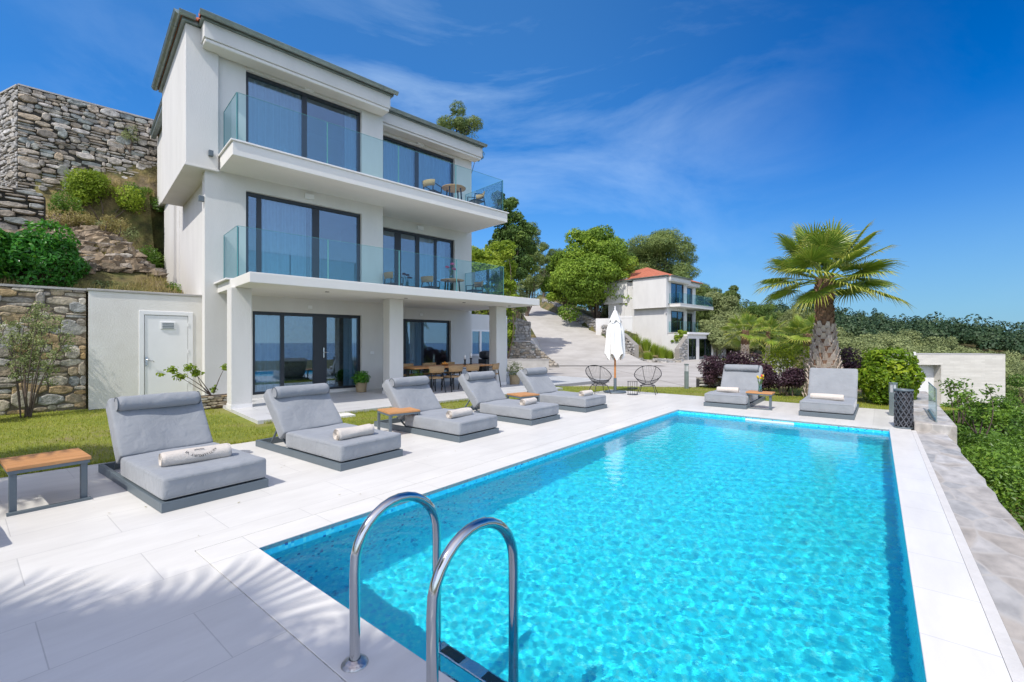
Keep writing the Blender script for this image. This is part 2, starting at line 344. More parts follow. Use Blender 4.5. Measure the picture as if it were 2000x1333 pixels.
def terrain(x, y):
    x = np.asarray(x, dtype=float); y = np.asarray(y, dtype=float)
    u = (x-C0.x)*d1.x+(y-C0.y)*d1.y; v = (x-C0.x)*dn.x+(y-C0.y)*dn.y
    t = x / np.maximum(y, 1.0)
    v0 = 2.2 + 9 * sstep(t, -.03, .09)
    d = -v - v0
    rough = (vnoise(x,y,.5,1)-.5)*.7 + (vnoise(x,y,1.7,2)-.5)*.3 + (vnoise(x,y,.12,3)-.5)*1.6
    cap = 17.
    hill = cap * (1 - np.exp(-.28 * np.maximum(d, 0) / cap))
    near = 1 - sstep(u, 5, 8)                                   # steep bank left of and behind the first house
    bank = np.where(d > -.7, 2.75 + (.62 - .15 * (1 - sstep(u, -3.2, -1.2))) * np.maximum(d + .7, 0), 0)
    bank = np.where((-v > 9.2) & (u > -3.4 - .40 * (-v - 9)), np.maximum(10.2 + .25 * (-v - 9.2), bank * 0), bank)
    bank = np.minimum(bank, 13)
    onb = np.where((d > -.7) & (near > 0), 1., 0.)
    z = yardz(y) - .12 + np.where(d > 0, hill + rough * np.clip(d * .4, 0, 1), 0)
    z = np.where(onb > 0, z * (1 - near) + near * (bank + rough * .5 * np.clip((d+.7) * .6, 0, 1) * (-v < 9)), z)
    # house 2 pad
    u2 = (x-17.72)*d1.x+(y-52)*d1.y; v2 = (x-17.72)*dn.x+(y-52)*dn.y
    # downhill
    e = edge_dist(x, y)
    down = -1.35 * sstep(e, .0, .5) - .20 * np.clip(e, 0, 70) - .034 * np.maximum(e - 70, 0) + rough * np.clip(e * .2, 0, 1)
    z = np.where(e > 0, yardz(y) - .12 + down, z)
    # far wooded ridge
    th = np.degrees(np.arctan2(x, np.maximum(y, 1e-3))); r = np.hypot(x, y)
    crest = np.interp(th, [20, 30, 35, 40, 45, 50, 60, 75], [14, 14, 11.5, 7, 1.5, -8, -22, -60])
    rb = sstep(r, 170, 400) * (1 - sstep(r, 520, 1500))
    rm = sstep(th, 26, 32) * (1 - sstep(th, 62, 85)) * rb * (y > 0)
    z = z * (1 - rm) + (crest + (vnoise(x, y, .02, 5) - .5) * 7) * rm
    # strip of level ground beside the first house, passage along its side, apron by the drive
    mm = sstep(x, -4.6, -3.4) * (1 - sstep(y, 32.0, 32.6)) * (y > 16) * (x < 12)
    z = np.where(e <= 0, z * (1 - mm) + (yardz(y) - .12) * mm, z)
    z = np.where((y > 32) & (y < 37) & (x > -3.6) & (x < 3.0), np.minimum(z, .3 + (x < 0) * 1.0), z)
    z = np.where((u > -9) & (u < .6) & (v < -1.4) & (v > -8.3), np.minimum(z, 2.72 + 1.33 * np.maximum(0, -.15 - u) + .25 * (vnoise(x, y, 1.3, 4) - .3)), z)
    rb0, rz0, hw0 = road_info(x, y); rt = (x > 5.2) & (x < 14) & (y > 50) & (rb0 > hw0) & (rb0 < hw0 + 7)
    z = np.where(rt, np.maximum(z, rz0 + 1.15 - (rb0 - hw0) * .16), z)
    # road
    b, rz, hw = road_info(x, y); k = 1 - sstep(b, hw + .1, hw + np.where(x > 5.2, .5, 3.0))
    k = k * (y > 33); z = z * (1 - k) + (rz - .15) * k
    # void below the pool
    a = (x-P0.x)*e1.x+(y-P0.y)*e1.y; bb = (x-P0.x)*e2.x+(y-P0.y)*e2.y
    z = np.where((a > -.9) & (a < 10.2) & (bb > -.9) & (bb < 4.3), -2.6, z)
    return z
def tz(x, y): return float(terrain(np.array([x]), np.array([y]))[0])

rr = np.concatenate([[0.0], np.geomspace(1.2, 60, 190), np.geomspace(61.5, 5200, 90)])
NT = 420; th = np.linspace(0, 2*pi, NT, endpoint=False)
R_, T_ = np.meshgrid(rr, th, indexing='ij'); X, Y = R_*np.sin(T_), R_*np.cos(T_)
Zt = terrain(X.ravel(), Y.ravel())
V = np.column_stack([X.ravel(), Y.ravel(), Zt])
i, j = np.meshgrid(np.arange(len(rr)-1), np.arange(NT), indexing='ij'); j2 = (j+1) % NT
F = np.column_stack([(i*NT+j).ravel(), (i*NT+j2).ravel(), ((i+1)*NT+j2).ravel(), ((i+1)*NT+j).ravel()])
F = F[:, ::-1]
m, nt, b = newmat('hillside_ground'); L = nt.links.new
tc = nd(nt, 'ShaderNodeTexCoord')
na = nd(nt, 'ShaderNodeTexNoise'); na.inputs['Scale'].default_value = .35; na.inputs['Detail'].default_value = 9; na.inputs['Roughness'].default_value = .7
nb = nd(nt, 'ShaderNodeTexNoise'); nb.inputs['Scale'].default_value = 3.; nb.inputs['Detail'].default_value = 8; nb.inputs['Roughness'].default_value = .7
L(tc.outputs['Object'], na.inputs['Vector']); L(tc.outputs['Object'], nb.inputs['Vector'])
ra = ramp(nt, [(.36, (.06, .09, .022)), (.46, (.13, .14, .04)), (.56, (.24, .19, .08)), (.68, (.24, .19, .13))])
rb_ = ramp(nt, [(.35, (.35, .35, .35)), (.65, (1.15, 1.1, 1.0))])
mx = nd(nt, 'ShaderNodeMix', data_type='RGBA', blend_type='MULTIPLY'); mx.inputs[0].default_value = 1
L(na.outputs['Fac'], ra.inputs[0]); L(nb.outputs['Fac'], rb_.inputs[0]); L(ra.outputs[0], mx.inputs[6]); L(rb_.outputs[0], mx.inputs[7])
L(mx.outputs[2], b.inputs['Base Color']); b.inputs['Roughness'].default_value = .95
bp = nd(nt, 'ShaderNodeBump'); bp.inputs['Strength'].default_value = .9; bp.inputs['Distance'].default_value = .15
L(nb.outputs['Fac'], bp.inputs['Height']); L(bp.outputs[0], b.inputs['Normal'])
tag(np_mesh('terrain', V, F, mat=m, smooth=True), kind='structure')

# sea far below
sea = MB(); sea.lathe([(0.01, -118), (300, -118), (4000, -118), (45000, -118)], 96)
msea = M('sea_water', (.012, .075, .22), .22, var=.25, vs=.002, bump=.0, spec=.5)
tag(sea.build('sea', msea), kind='structure')

# ---------------- deck (paved slab with the pool opening), in the pool frame: x = a, y = -b
def paving(name, col, rough=.32, bw=1.2, bh=.6, mort=(.42, .42, .42), msize=.004, var=.035, off=.5):
    m, nt, b = newmat(name); L = nt.links.new
    tc = nd(nt, 'ShaderNodeTexCoord'); br = nd(nt, 'ShaderNodeTexBrick'); br.offset = off
    br.inputs['Scale'].default_value = 1; br.inputs['Brick Width'].default_value = bw; br.inputs['Row Height'].default_value = bh
    br.inputs['Mortar Size'].default_value = msize; br.inputs['Mortar Smooth'].default_value = .1
    br.inputs['Color1'].default_value = (*col, 1); br.inputs['Color2'].default_value = (*(c*(1-var) for c in col), 1); br.inputs['Mortar'].default_value = (*mort, 1)
    L(tc.outputs['Object'], br.inputs['Vector'])
    n = nd(nt, 'ShaderNodeTexNoise'); n.inputs['Scale'].default_value = 1.1; n.inputs['Detail'].default_value = 9; n.inputs['Roughness'].default_value = .65
    mp = nd(nt, 'ShaderNodeMapping'); mp.inputs['Scale'].default_value = (1, 3.5, 1); L(tc.outputs['Object'], mp.inputs[0]); L(mp.outputs[0], n.inputs['Vector'])
    rp = ramp(nt, [(.3, (.87, .865, .86)), (.65, (1.0, 1.0, 1.0))]); L(n.outputs['Fac'], rp.inputs[0])
    mx = nd(nt, 'ShaderNodeMix', data_type='RGBA', blend_type='MULTIPLY'); mx.inputs[0].default_value = 1
    L(br.outputs['Color'], mx.inputs[6]); L(rp.outputs[0], mx.inputs[7]); L(mx.outputs[2], b.inputs['Base Color'])
    b.inputs['Roughness'].default_value = rough; b.inputs['Specular IOR Level'].default_value = .35
    bp = nd(nt, 'ShaderNodeBump'); bp.inputs['Strength'].default_value = .4; bp.inputs['Distance'].default_value = .004
    iv = nd(nt, 'ShaderNodeMath', operation='SUBTRACT'); iv.inputs[0].default_value = 1; L(br.outputs['Fac'], iv.inputs[1])
    L(iv.outputs[0], bp.inputs['Height']); L(bp.outputs[0], b.inputs['Normal'])
    return m
deckmat = paving('white_paving', (.77, .75, .70), mort=(.58, .565, .53), msize=.003, var=.07)
PL_, PWD = 9.3, 3.84
dk = MB(); a0, a1, b0, b1 = -12., 12.4, -4.05, 4.15
def dkq(x0, x1, y0, y1):      # in pool-local x=a, y=-b
    dk.add([(x0,y0,0),(x1,y0,0),(x1,y1,0),(x0,y1,0)], [(0,1,2,3)])
c = .33
xs = [a0, -c, PL_ + c, a1]
# deck left boundary slants a little: corners (a,b)
dl0, dl1 = -4.35, -3.3
def bl(a): return dl0 + (dl1 - dl0) * (a - (-2)) / 14.5
for x0, x1 in ((a0, -c), (-c, PL_ + c), (PL_ + c, a1)):
    top0, top1 = -bl(x0), -bl(x1)
    if x0 == -c:
        dk.add([(x0, c, 0), (x1, c, 0), (x1, top1, 0), (x0, top0, 0)], [(0,1,2,3)])
    else:
        dk.add([(x0, -b1, 0), (x1, -b1, 0), (x1, top1, 0), (x0, top0, 0)], [(0,1,2,3)])
# skirts
dk.add([(a0, -bl(a0), 0), (a1, -bl(a1), 0), (a1, -bl(a1), -.3), (a0, -bl(a0), -.3)], [(0,1,2,3)])
dk.add([(a1, -bl(a1), 0), (a1, -b1, 0), (a1, -b1, -.3), (a1, -bl(a1), -.3)], [(0,1,2,3)])
deck = splay(dk.build('pool_deck', deckmat)); deck.location = P0; deck.rotation_euler = (0, 0, PROT); tag(deck, kind='structure')
# coping ring round the pool
cp = MB(); ov = .0
copmat = paving('white_coping', (.785, .765, .715), bw=.62, bh=5, mort=(.58, .57, .54), off=0, msize=.003)
g = .004
def slab(mb, x0, x1, y0, y1, z0, z1): mb.box(x0, x1, y0, y1, z0, z1)
slab(cp, -c + g, PL_ + c - g, g*0, c - g, -.04, .002)
slab(cp, -c + g, PL_ + c - g, -4.15, -PWD, -.04, .002)
slab(cp, -c + g, 0, -PWD, 0, -.04, .002)
slab(cp, PL_, PL_ + c - g, -PWD, 0, -.04, .002)
o = splay(cp.build('pool_coping', copmat, bevel=.004)); o.location = P0; o.rotation_euler = (0, 0, PROT); tag(o, kind='structure')

# pool basin: mosaic
def mosaic(name, stops):
    global tc
    m, nt, b = newmat(name); tc = nd(nt, 'ShaderNodeTexCoord'); L = nt.links.new
    def ch():
        vm = nd(nt, 'ShaderNodeVectorMath', operation='SCALE'); vm.inputs['Scale'].default_value = 40
        ad = nd(nt, 'ShaderNodeVectorMath', operation='ADD'); ad.inputs[1].default_value = (.013, .017, .011)
        fl = nd(nt, 'ShaderNodeVectorMath', operation='FLOOR'); wn = nd(nt, 'ShaderNodeTexWhiteNoise')
        L(tc.outputs['Object'], vm.inputs[0]); L(vm.outputs[0], ad.inputs[0]); L(ad.outputs[0], fl.inputs[0]); L(fl.outputs[0], wn.inputs['Vector']); return wn.outputs['Value']
    rp = ramp(nt, stops); rp.color_ramp.interpolation = 'CONSTANT'; L(ch(), rp.inputs[0]); L(rp.outputs[0], b.inputs['Base Color']); b.inputs['Roughness'].default_value = .3
    return m
MF = mosaic('pool_floor_mosaic', [(0., (.025, .80, .95)), (.3, (.035, .87, .97)), (.6, (.05, .93, .98)), (.85, (.12, .97, .99)), (.95, (.02, .60, .90))])
MW = mosaic('pool_wall_mosaic', [(0., (.04, .66, .92)), (.55, (.06, .74, .95)), (.80, (.12, .84, .97)), (.92, (.02, .40, .74)), (.975, (.008, .16, .50))])
x0, x1, y0, y1, D = 0, PL_, -PWD, 0, -1.28
for nm_, mat_, qs in (('pool_floor', MF, [[(x0,y0,D),(x1,y0,D),(x1,y1,D),(x0,y1,D)]]),
    ('pool_wall', MW, [[(x0,y1,D),(x1,y1,D),(x1,y1,-.004),(x0,y1,-.004)], [(x1,y0,D),(x0,y0,D),(x0,y0,-.004),(x1,y0,-.004)], [(x0,y0,D),(x0,y1,D),(x0,y1,-.004),(x0,y0,-.004)], [(x1,y1,D),(x1,y0,D),(x1,y0,-.004),(x1,y1,-.004)]])):
    bs_ = MB()
    for qd in qs: bs_.add(qd, [(0,1,2,3)])
    basin = splay(bs_.build(nm_, mat_)); basin.location = P0; basin.rotation_euler = (0,0,PROT); tag(basin, kind='structure'); basin.cycles.is_caustics_receiver = True

# water
nx, ny = 880, 364
gx, gy = np.meshgrid(np.linspace(0, PL_, nx), np.linspace(-PWD, 0, ny), indexing='ij')
rng = np.random.default_rng(4)
zz = np.zeros_like(gx)
for k in range(60):
    lam = rng.uniform(.042,.095) if k % 3 else rng.uniform(.09,.24); an = rng.normal(.6, 1.0); kx, ky = 2*pi/lam*cos(an), 2*pi/lam*sin(an)
    zz += .00155 * lam ** 1.5 * np.sin(kx*gx + ky*gy + rng.uniform(0, 6.3) + .8*np.sin(gx*rng.uniform(.8,2.5)+rng.uniform(0,6)) + .8*np.sin(gy*rng.uniform(.8,2.5)+rng.uniform(0,6)))
V = np.column_stack([gx.ravel(), gy.ravel(), (-.085 + zz).ravel()])
ii, jj = np.meshgrid(np.arange(nx-1), np.arange(ny-1), indexing='ij'); q0 = (ii*ny+jj).ravel()
F = np.column_stack([q0, q0+ny, q0+ny+1, q0+1])
m, nt, b = newmat('pool_water'); L = nt.links.new; nt.nodes.remove(b)
gl = nd(nt, 'ShaderNodeBsdfGlass'); gl.inputs['IOR'].default_value = 1.33; gl.inputs['Roughness'].default_value = 0.0; gl.inputs['Color'].default_value = (.93, .985, 1, 1)
tc = nd(nt, 'ShaderNodeTexCoord'); wn_ = nd(nt, 'ShaderNodeTexNoise'); wn_.inputs['Scale'].default_value = 46; wn_.inputs['Detail'].default_value = 3; L(tc.outputs['Object'], wn_.inputs['Vector'])
wb = nd(nt, 'ShaderNodeBump'); wb.inputs['Strength'].default_value = .06; wb.inputs['Distance'].default_value = .012; L(wn_.outputs['Fac'], wb.inputs['Height']); L(wb.outputs[0], gl.inputs['Normal'])
L(gl.outputs[0], nt.nodes['Material Output'].inputs['Surface'])
wt = np_mesh('pool_water', V, F, mat=m, smooth=True)
V[:,1] *= 1 + .022*(1-V[:,0]/9.3); wt.data.vertices.foreach_set('co', V.astype(np.float32).ravel()); wt.data.update(); wt.location = P0; wt.rotation_euler = (0,0,PROT); tag(wt, kind='structure')
wt.cycles.is_caustics_caster = True
# ================================================================== houses (local x = u along facade, y = w into the hill, z up)
rng = random.Random(7)
def curtain_mb(x0, x1, y, z0, z1, amp=.05, lam=.19):
    mb = MB(); n = max(6, int((x1-x0)/.02)); ph = rng.uniform(0, 6)
    vs = []
    for i in range(n+1):
        x = x0 + (x1-x0)*i/n
        yy = y + amp*sin(2*pi*x/lam+ph) + .5*amp*sin(2*pi*x/(lam*2.7)+1.3*ph)
        vs += [(x, yy, z0), (x, y + .7*(yy-y), z1)]
    mb.add(vs, [(2*i, 2*i+2, 2*i+3, 2*i+1) for i in range(n)], True)
    return mb
def window(parent, x0, x1, y, z0, z1, cuts, curtains=((0, 1),), label=None, name='window', handle=None, depth=.09):
    """frame set in an opening of a wall whose face is at y; cuts = list of (xa, xb) mullions; panes and curtains are sub-parts"""
    f = MB(); t = .085; yf = y + .10
    f.box(x0, x1, yf, yf+depth, z1-t-.01, z1); f.box(x0, x1, yf, yf+depth, z0, z0+t*.8)
    f.box(x0, x0+t, yf, yf+depth, z0+t*.8, z1-t-.01); f.box(x1-t, x1, yf, yf+depth, z0+t*.8, z1-t-.01)
    edges = [x0+t]
    for xa, xb in cuts:
        f.box(xa, xb, yf+.01, yf+depth+.02, z0+t*.8, z1-t-.01); edges += [xa, xb]
    edges.append(x1-t)
    fr = f.build(name, MT['frame'], parent, bevel=.004)
    if label: fr['label'] = label
    for k in range(0, len(edges), 2):
        xa, xb = edges[k], edges[k+1]
        if xb - xa < .05: continue
        p = MB(); p.box(xa+.001, xb-.001, yf+.045, yf+.055, z0+t*.8+.001, z1-t-.011)
        p.build('pane', MT['winglass'], fr)
    W = x1 - x0
    for ca, cb in curtains:
        curtain_mb(x0+ca*W+.03, x0+cb*W-.03, yf+.20, z0+.03, z1-.02).build('curtain', MT['curtain'], fr)
    return fr
def wall_with_holes(mb, x0, x1, y, z0, z1, holes, thick=.28, yback=None):
    """front wall face at y with rectangular openings (each: xa,xb,za,zb), with reveals"""
    xs = sorted({x0, x1, *[h[0] for h in holes], *[h[1] for h in holes]}); zs = sorted({z0, z1, *[h[2] for h in holes], *[h[3] for h in holes]})
    def inh(x, z): return any(h[0] < x < h[1] and h[2] < z < h[3] for h in holes)
    for xa, xb in zip(xs[:-1], xs[1:]):
        for za, zb in zip(zs[:-1], zs[1:]):
            if not inh((xa+xb)/2, (za+zb)/2):
                mb.add([(xa,y,za),(xb,y,za),(xb,y,zb),(xa,y,zb)], [(0,1,2,3)])
    for xa, xb, za, zb in holes:
        y2 = y + thick
        mb.add([(xa,y,za),(xa,y2,za),(xa,y2,zb),(xa,y,zb)], [(0,1,2,3)]); mb.add([(xb,y,za),(xb,y,zb),(xb,y2,zb),(xb,y2,za)], [(0,1,2,3)])
        mb.add([(xa,y,zb),(xa,y2,zb),(xb,y2,zb),(xb,y,zb)], [(0,1,2,3)]); mb.add([(xa,y,za),(xb,y,za),(xb,y2,za),(xa,y2,za)], [(0,1,2,3)])
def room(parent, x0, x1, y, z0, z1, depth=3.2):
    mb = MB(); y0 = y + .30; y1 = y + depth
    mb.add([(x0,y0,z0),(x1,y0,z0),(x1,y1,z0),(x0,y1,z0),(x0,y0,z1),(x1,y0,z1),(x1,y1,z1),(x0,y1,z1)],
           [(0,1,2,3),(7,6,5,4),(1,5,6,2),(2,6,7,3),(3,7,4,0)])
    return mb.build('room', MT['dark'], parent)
def rail(parent, pts, z0, z1, th=.016, joints=()):
    """frameless glass panels along pts (local x,y); every panel a part with its polished edge"""
    for (xa, ya), (xb, yb) in zip(pts[:-1], pts[1:]):
        dx, dy = xb-xa, yb-ya; Lr = sqrt(dx*dx+dy*dy); n = max(1, round(Lr/2.4))
        for k in range(n):
            p = Vector((xa+dx*k/n, ya+dy*k/n, 0)); q = Vector((xa+dx*(k+1)/n, ya+dy*(k+1)/n, 0)); t = (q-p).normalized(); p += t*.008; q -= t*.008
            nrm = Vector((-t.y, t.x, 0))*th/2
            mb = MB(); mb.add([p, q, q+Vector((0,0,z1-z0)), p+Vector((0,0,z1-z0))], [(0,1,2,3)])
            mb.v = [(a, b, c+z0) for a, b, c in mb.v]
            gp = mb.build('glass_panel', MT['rail'], parent)
            e = MB()
            e.bar(p+Vector((0,0,z1)), q+Vector((0,0,z1)), th*.9, .006)
            for c in (p, q): e.bar(c+Vector((0,0,z0)), c+Vector((0,0,z1-.004)), .008, th)
            e.build('glass_edge', MT['railedge'], gp)
def lamp_box(parent, x, y, z, mat='white'):
    mb = MB(); mb.box(x-.13, x+.13, y-.075, y-.002, z-.07, z+.07); return mb.build('wall_light', MT[mat], parent, bevel=.006)

def roof_tiles(mb, x0, x1, y0, y1, z0, rise, hip=True, step=.22):
    """hipped roof: planes plus half-round cover tiles running up the slopes"""
    hx = (y1-y0)/2; ym = (y0+y1)/2; zr = z0+rise; r0, r1 = x0+hx, x1-hx
    if r1 < r0: r0 = r1 = (x0+x1)/2
    P = [(x0,y0,z0),(x1,y0,z0),(x1,y1,z0),(x0,y1,z0),(r0,ym,zr),(r1,ym,zr)]
    mb.add(P, [(0,1,5,4),(1,2,5),(2,3,4,5),(3,0,4),(3,2,1,0)])
    def cover(p, q):
        p, q = Vector(p), Vector(q); d = (q-p); n = 5; t = d.normalized(); s = t.cross(Vector((0,0,1))).normalized(); up = s.cross(t)
        vs = [c + s*.085*cos(pi*k/n) + up*.07*sin(pi*k/n) for c in (p - t*.03, q) for k in range(n+1)]
        fs = [(k, k+1, n+2+k, n+1+k) for k in range(n)] + [tuple(range(n+1))[::-1]]
        mb.add(vs, fs, True, rng.random())
    k = x0 + step/2
    while k < x1:
        f = 1.0
        if k < r0: f = (k-x0)/(r0-x0)
        if k > r1: f = (x1-k)/(x1-r1)
        cover((k,y0,z0),(k,y0+(ym-y0)*f,z0+rise*f)); cover((k,y1,z0),(k,y1+(ym-y1)*f,z0+rise*f)); k += step
    k = y0 + step/2
    while k < y1:
        f = 1-abs(k-ym)/(ym-y0)
        cover((x0,k,z0),(x0+(r0-x0)*f,k,z0+rise*f)); cover((x1,k,z0),(x1+(r1-x1)*f,k,z0+rise*f)); k += step

def gutter(mb, pts, r=.085):
    """half-round gutter along pts with brackets"""
    for p, q in zip(pts[:-1], pts[1:]):
        p, q = Vector(p), Vector(q); d = (q-p); Lg = d.length; t = d.normalized(); s = Vector((t.y, -t.x, 0)); n = 7
        for rr_, fl in ((r, 1), (r-.006, -1)):
            vs = [c + s*rr_*cos(pi*k/n) - Vector((0,0,1))*rr_*sin(pi*k/n) for c in (p, q) for k in range(n+1)]
            mb.add(vs, [(k, k+1, n+2+k, n+1+k)[::fl] for k in range(n)], True)
        for c in (p, q): mb.add([c + s*r*cos(pi*k/n) - Vector((0,0,1))*r*sin(pi*k/n) for k in range(n+1)], [tuple(range(n+1))])
        mb.tube([p + s*r, q + s*r], .009, 6); k = .3
        while k < Lg:
            c = p + t*k
            mb.tube([c + s*(r+.004)*cos(pi*j/n) - Vector((0,0,1))*(r+.004)*sin(pi*j/n) for j in range(n+1)], .009, 4); k += .75

def house(label, origin, first=True):
    H = thing('house', label, 'house', origin, HROT)
    Zt = 9.35; BK = 8.0
    # window openings
    W1 = (1.09, 4.20, .15, 2.44); W2 = (.93, 4.20, 3.12, 5.675); W3 = (.93, 4.20, 6.42, 8.93)
    S1 = (5.30, 8.38, .15, 2.44); S2 = (5.42, 8.56, 3.12, 5.66); S3 = (5.42, 8.56, 6.42, 8.93)
    wl = MB()
    wall_with_holes(wl, 0, 4.94, 0, 0, Zt, [W1, W2, W3])
    wall_with_holes(wl, 4.94, 9.42, .95, 0, Zt, [S1, S2, S3])
    wl.add([(4.94,0,0),(4.94,.95,0),(4.94,.95,Zt),(4.94,0,Zt)], [(0,1,2,3)])
    # left side: corner pier then a wall set back a little, right side, back
    def q(*p): wl.add(p, [(0,1,2,3)])
    q((0,.34,0),(0,0,0),(0,0,Zt),(0,.34,Zt)); q((.13,.34,0),(0,.34,0),(0,.34,Zt),(.13,.34,Zt))
    q((.13,5.6,0),(.13,.34,0),(.13,.34,Zt),(.13,5.6,Zt)); q((.05,5.6,0),(.13,5.6,0),(.13,5.6,Zt),(.05,5.6,Zt)); q((.05,BK,0),(.05,5.6,0),(.05,5.6,Zt),(.05,BK,Zt))
    q((9.42,.95,0),(9.42,BK,0),(9.42,BK,Zt),(9.42,.95,Zt)); q((9.42,BK,0),(0.05,BK,0),(0.05,BK,Zt),(9.42,BK,Zt))
    # upper storey block hanging out to the left
    o = wl.build('wall', MT['plaster'], H)
    bk = MB(); bk.box(-.42, .28, -.11, 4.2, 6.03, 9.48); bk.box(-.44, .30, -.13, 4.22, 5.97, 6.03)
    bk.build('overhanging_block', MT['plaster'], H, bevel=.012)
    # rear wing seen past the block
    rw = MB(); rw.box(-.1, 2.0, 5.2, 8.6, 6.8, 9.9); rw.build('rear_wing', MT['plaster'], H, bevel=.01)
    # slabs
    s3 = MB(); s3.box(.31, 9.22, -1.43, 1.2, 6.04, 6.37); s3.build('balcony_slab', MT['soffit'], H, bevel=.01)
    c3 = MB(); c3.box(.27, 9.27, -1.47, -1.22, 6.372, 6.412); c3.box(.27, .50, -1.218, .0, 6.372, 6.412); c3.box(9.02, 9.27, -1.218, .94, 6.372, 6.412)
    c3.build('coping', MT['coping'], H, bevel=.006)
    f3 = MB(); f3.box(.5, 9.02, -1.218, -.002, 6.372, 6.40); f3.box(4.95, 9.02, 0, .948, 6.372, 6.40); f3.build('balcony_floor', MT['coping'], H)
    s2 = MB(); s2.box(.28, 9.27, -3.02, 1.2, 2.86, 3.085); s2.build('canopy_slab', MT['soffit'], H, bevel=.012)
    f2 = MB(); f2.box(.40, 9.1, -1.36, -.002, 3.087, 3.10); f2.box(4.95, 9.1, 0, .948, 3.087, 3.10); f2.box(.20, .42, -1.30, 0, 3.088, 3.125); f2.build('balcony_floor', MT['coping'], H)
    rail(H, [(.42, 0), (.42, -1.38), (9.08, -1.38), (9.08, .94)], 3.09, 4.38)
    rail(H, [(.42, 0), (.42, -1.32), (9.1, -1.32), (9.1, .94)], 6.42, 7.60)
    for xx, yy, za, zb in ((.46, -1.34, 3.1, 4.36), (.46, -1.28, 6.42, 7.6)):
        p = MB(); p.box(xx-.02, xx+.0, yy-.01, yy+.03, za, zb); p.build('rail_post', MT['grey'], H)
    # windows
    window(H, *W3[:2], 0, *W3[2:], [(2.42, 2.56)], ((0, .52), (.86, 1)), 'wide sliding window of the top floor behind glass balustrade')
    window(H, *W2[:2], 0, *W2[2:], [(1.22, 1.34), (2.72, 2.92)], ((.14, .52), (.54, .64)), 'wide sliding window of the middle floor')
    window(H, *S3[:2], .95, *S3[2:], [(6.82, 6.97)], ((0, .46), (.52, 1)))
    window(H, *S2[:2], .95, *S2[2:], [(5.98, 6.22), (6.84, 7.0), (7.68, 7.78)], ((.5, .74), (.8, .92)))
    door = window(H, *W1[:2], 0, *W1[2:], [(1.83, 1.93), (2.74, 3.14)], ((0, .26), (.84, 1)), 'ground floor sliding window with glazed door at its right end', 'glazed_door')
    hd = MB(); hd.box(3.02, 3.05, .07, .10, 1.12, 1.42); hd.tube([(3.035, .08, 1.28), (3.035, .03, 1.28), (3.16, .03, 1.28)], .009, 6); hd.build('handle', MT['steel'], door)
    window(H, *S1[:2], .95, *S1[2:], [(6.22, 6.42)], ((.30, .62),))
    for za, zb in ((.15, 2.6), (3.1, 5.8), (6.4, 9.2)):
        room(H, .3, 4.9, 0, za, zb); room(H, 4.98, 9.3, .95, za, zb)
    # door sills
    for wdw, yy in ((W3, 0), (W2, 0), (S3, .95), (S2, .95)):
        s = MB(); s.box(wdw[0]-.02, wdw[1]+.02, yy-.02, yy+.10, wdw[2]-.03, wdw[2]-.001)
        s.build('sill', MT['coping'], H)
    # cornice boxes, gutters, roofs
    cn = MB(); cn.box(-.10, 4.94, -.50, .0, 9.10, 9.50); cn.box(4.942, 9.62, .48, .95, 9.12, 9.50); cn.build('cornice', MT['plaster'], H, bevel=.012)
    cv = MB(); cv.box(-.08, 4.92, -.47, -.003, 9.00, 9.10); cv.box(4.96, 9.58, .52, .947, 9.03, 9.12); cv.build('cornice_moulding', MT['soffit'], H, bevel=.03)
    ev = MB(); ev.box(-.16, 5.02, -.56, BK, 9.502, 9.56); ev.box(5.022, 9.62, .42, BK, 9.502, 9.56); ev.box(-.50, -.162, -.2, 4.3, 9.485, 9.56); ev.box(-.30, -.163, 4.31, 8.5, 9.44, 9.60); ev.build('eaves_board', MT['zinc'], H)
    gt = MB(); gutter(gt, [(-.22, -.66, 9.60), (5.10, -.66, 9.60)]); gutter(gt, [(5.2, .34, 9.60), (9.70, .34, 9.60)])
    gutter(gt, [(-.58, 4.4, 9.62), (-.58, -.28, 9.62)]); gutter(gt, [(-.58, -.28, 9.62), (-.24, -.28, 9.62)]); gutter(gt, [(-.26, 8.5, 9.60), (-.26, 4.5, 9.60)])
    gt.build('gutter', MT['zinc'], H)
    rf = MB(); roof_tiles(rf, -.16, 5.0, -.6, 8.4, 9.565, 1.15 if not first else .85)
    roof_tiles(rf, 4.6, 9.66, .38, 8.4, 9.562, 1.15 if not first else .8); roof_tiles(rf, -.54, 2.0, -.22, 4.3, 9.568, .5)
    rf.build('roof', MT['tile'], H)
    if not first:
        rb = MB(); roof_tiles(rb, -.3, 9.8, .2, 10.4, 9.57, 2.1); rb.build('roof', MT['tile'], H)
    for x, y, z in ((2.57, 0, 8.98-.0), (6.95, .95, 8.98), (2.57, 0, 5.86), (6.95, .95, 5.86)):
        lamp_box(H, x, y, z + (.06 if z > 6 else 0))
    for x, y, z in ((.10, -.11, 6.38),):
        mb = MB(); mb.box(x-.05, x+.05, y-.11, y-.004, z-.07, z+.07); mb.build('wall_light', MT['grey'], H, bevel=.005)
    mb = MB(); mb.box(-.12, -.005, .03, .13, 5.18, 5.32); mb.build('wall_light', MT['grey'], H, bevel=.005)
    mb = MB(); mb.tube([(.125, 4.9, 3.2), (.125, 4.9, 6.0)], .03, 6); mb.build('downpipe', MT['plaster'], H)
    return H
H1 = house('large white three storey villa with glass balconies beside the pool', C0)
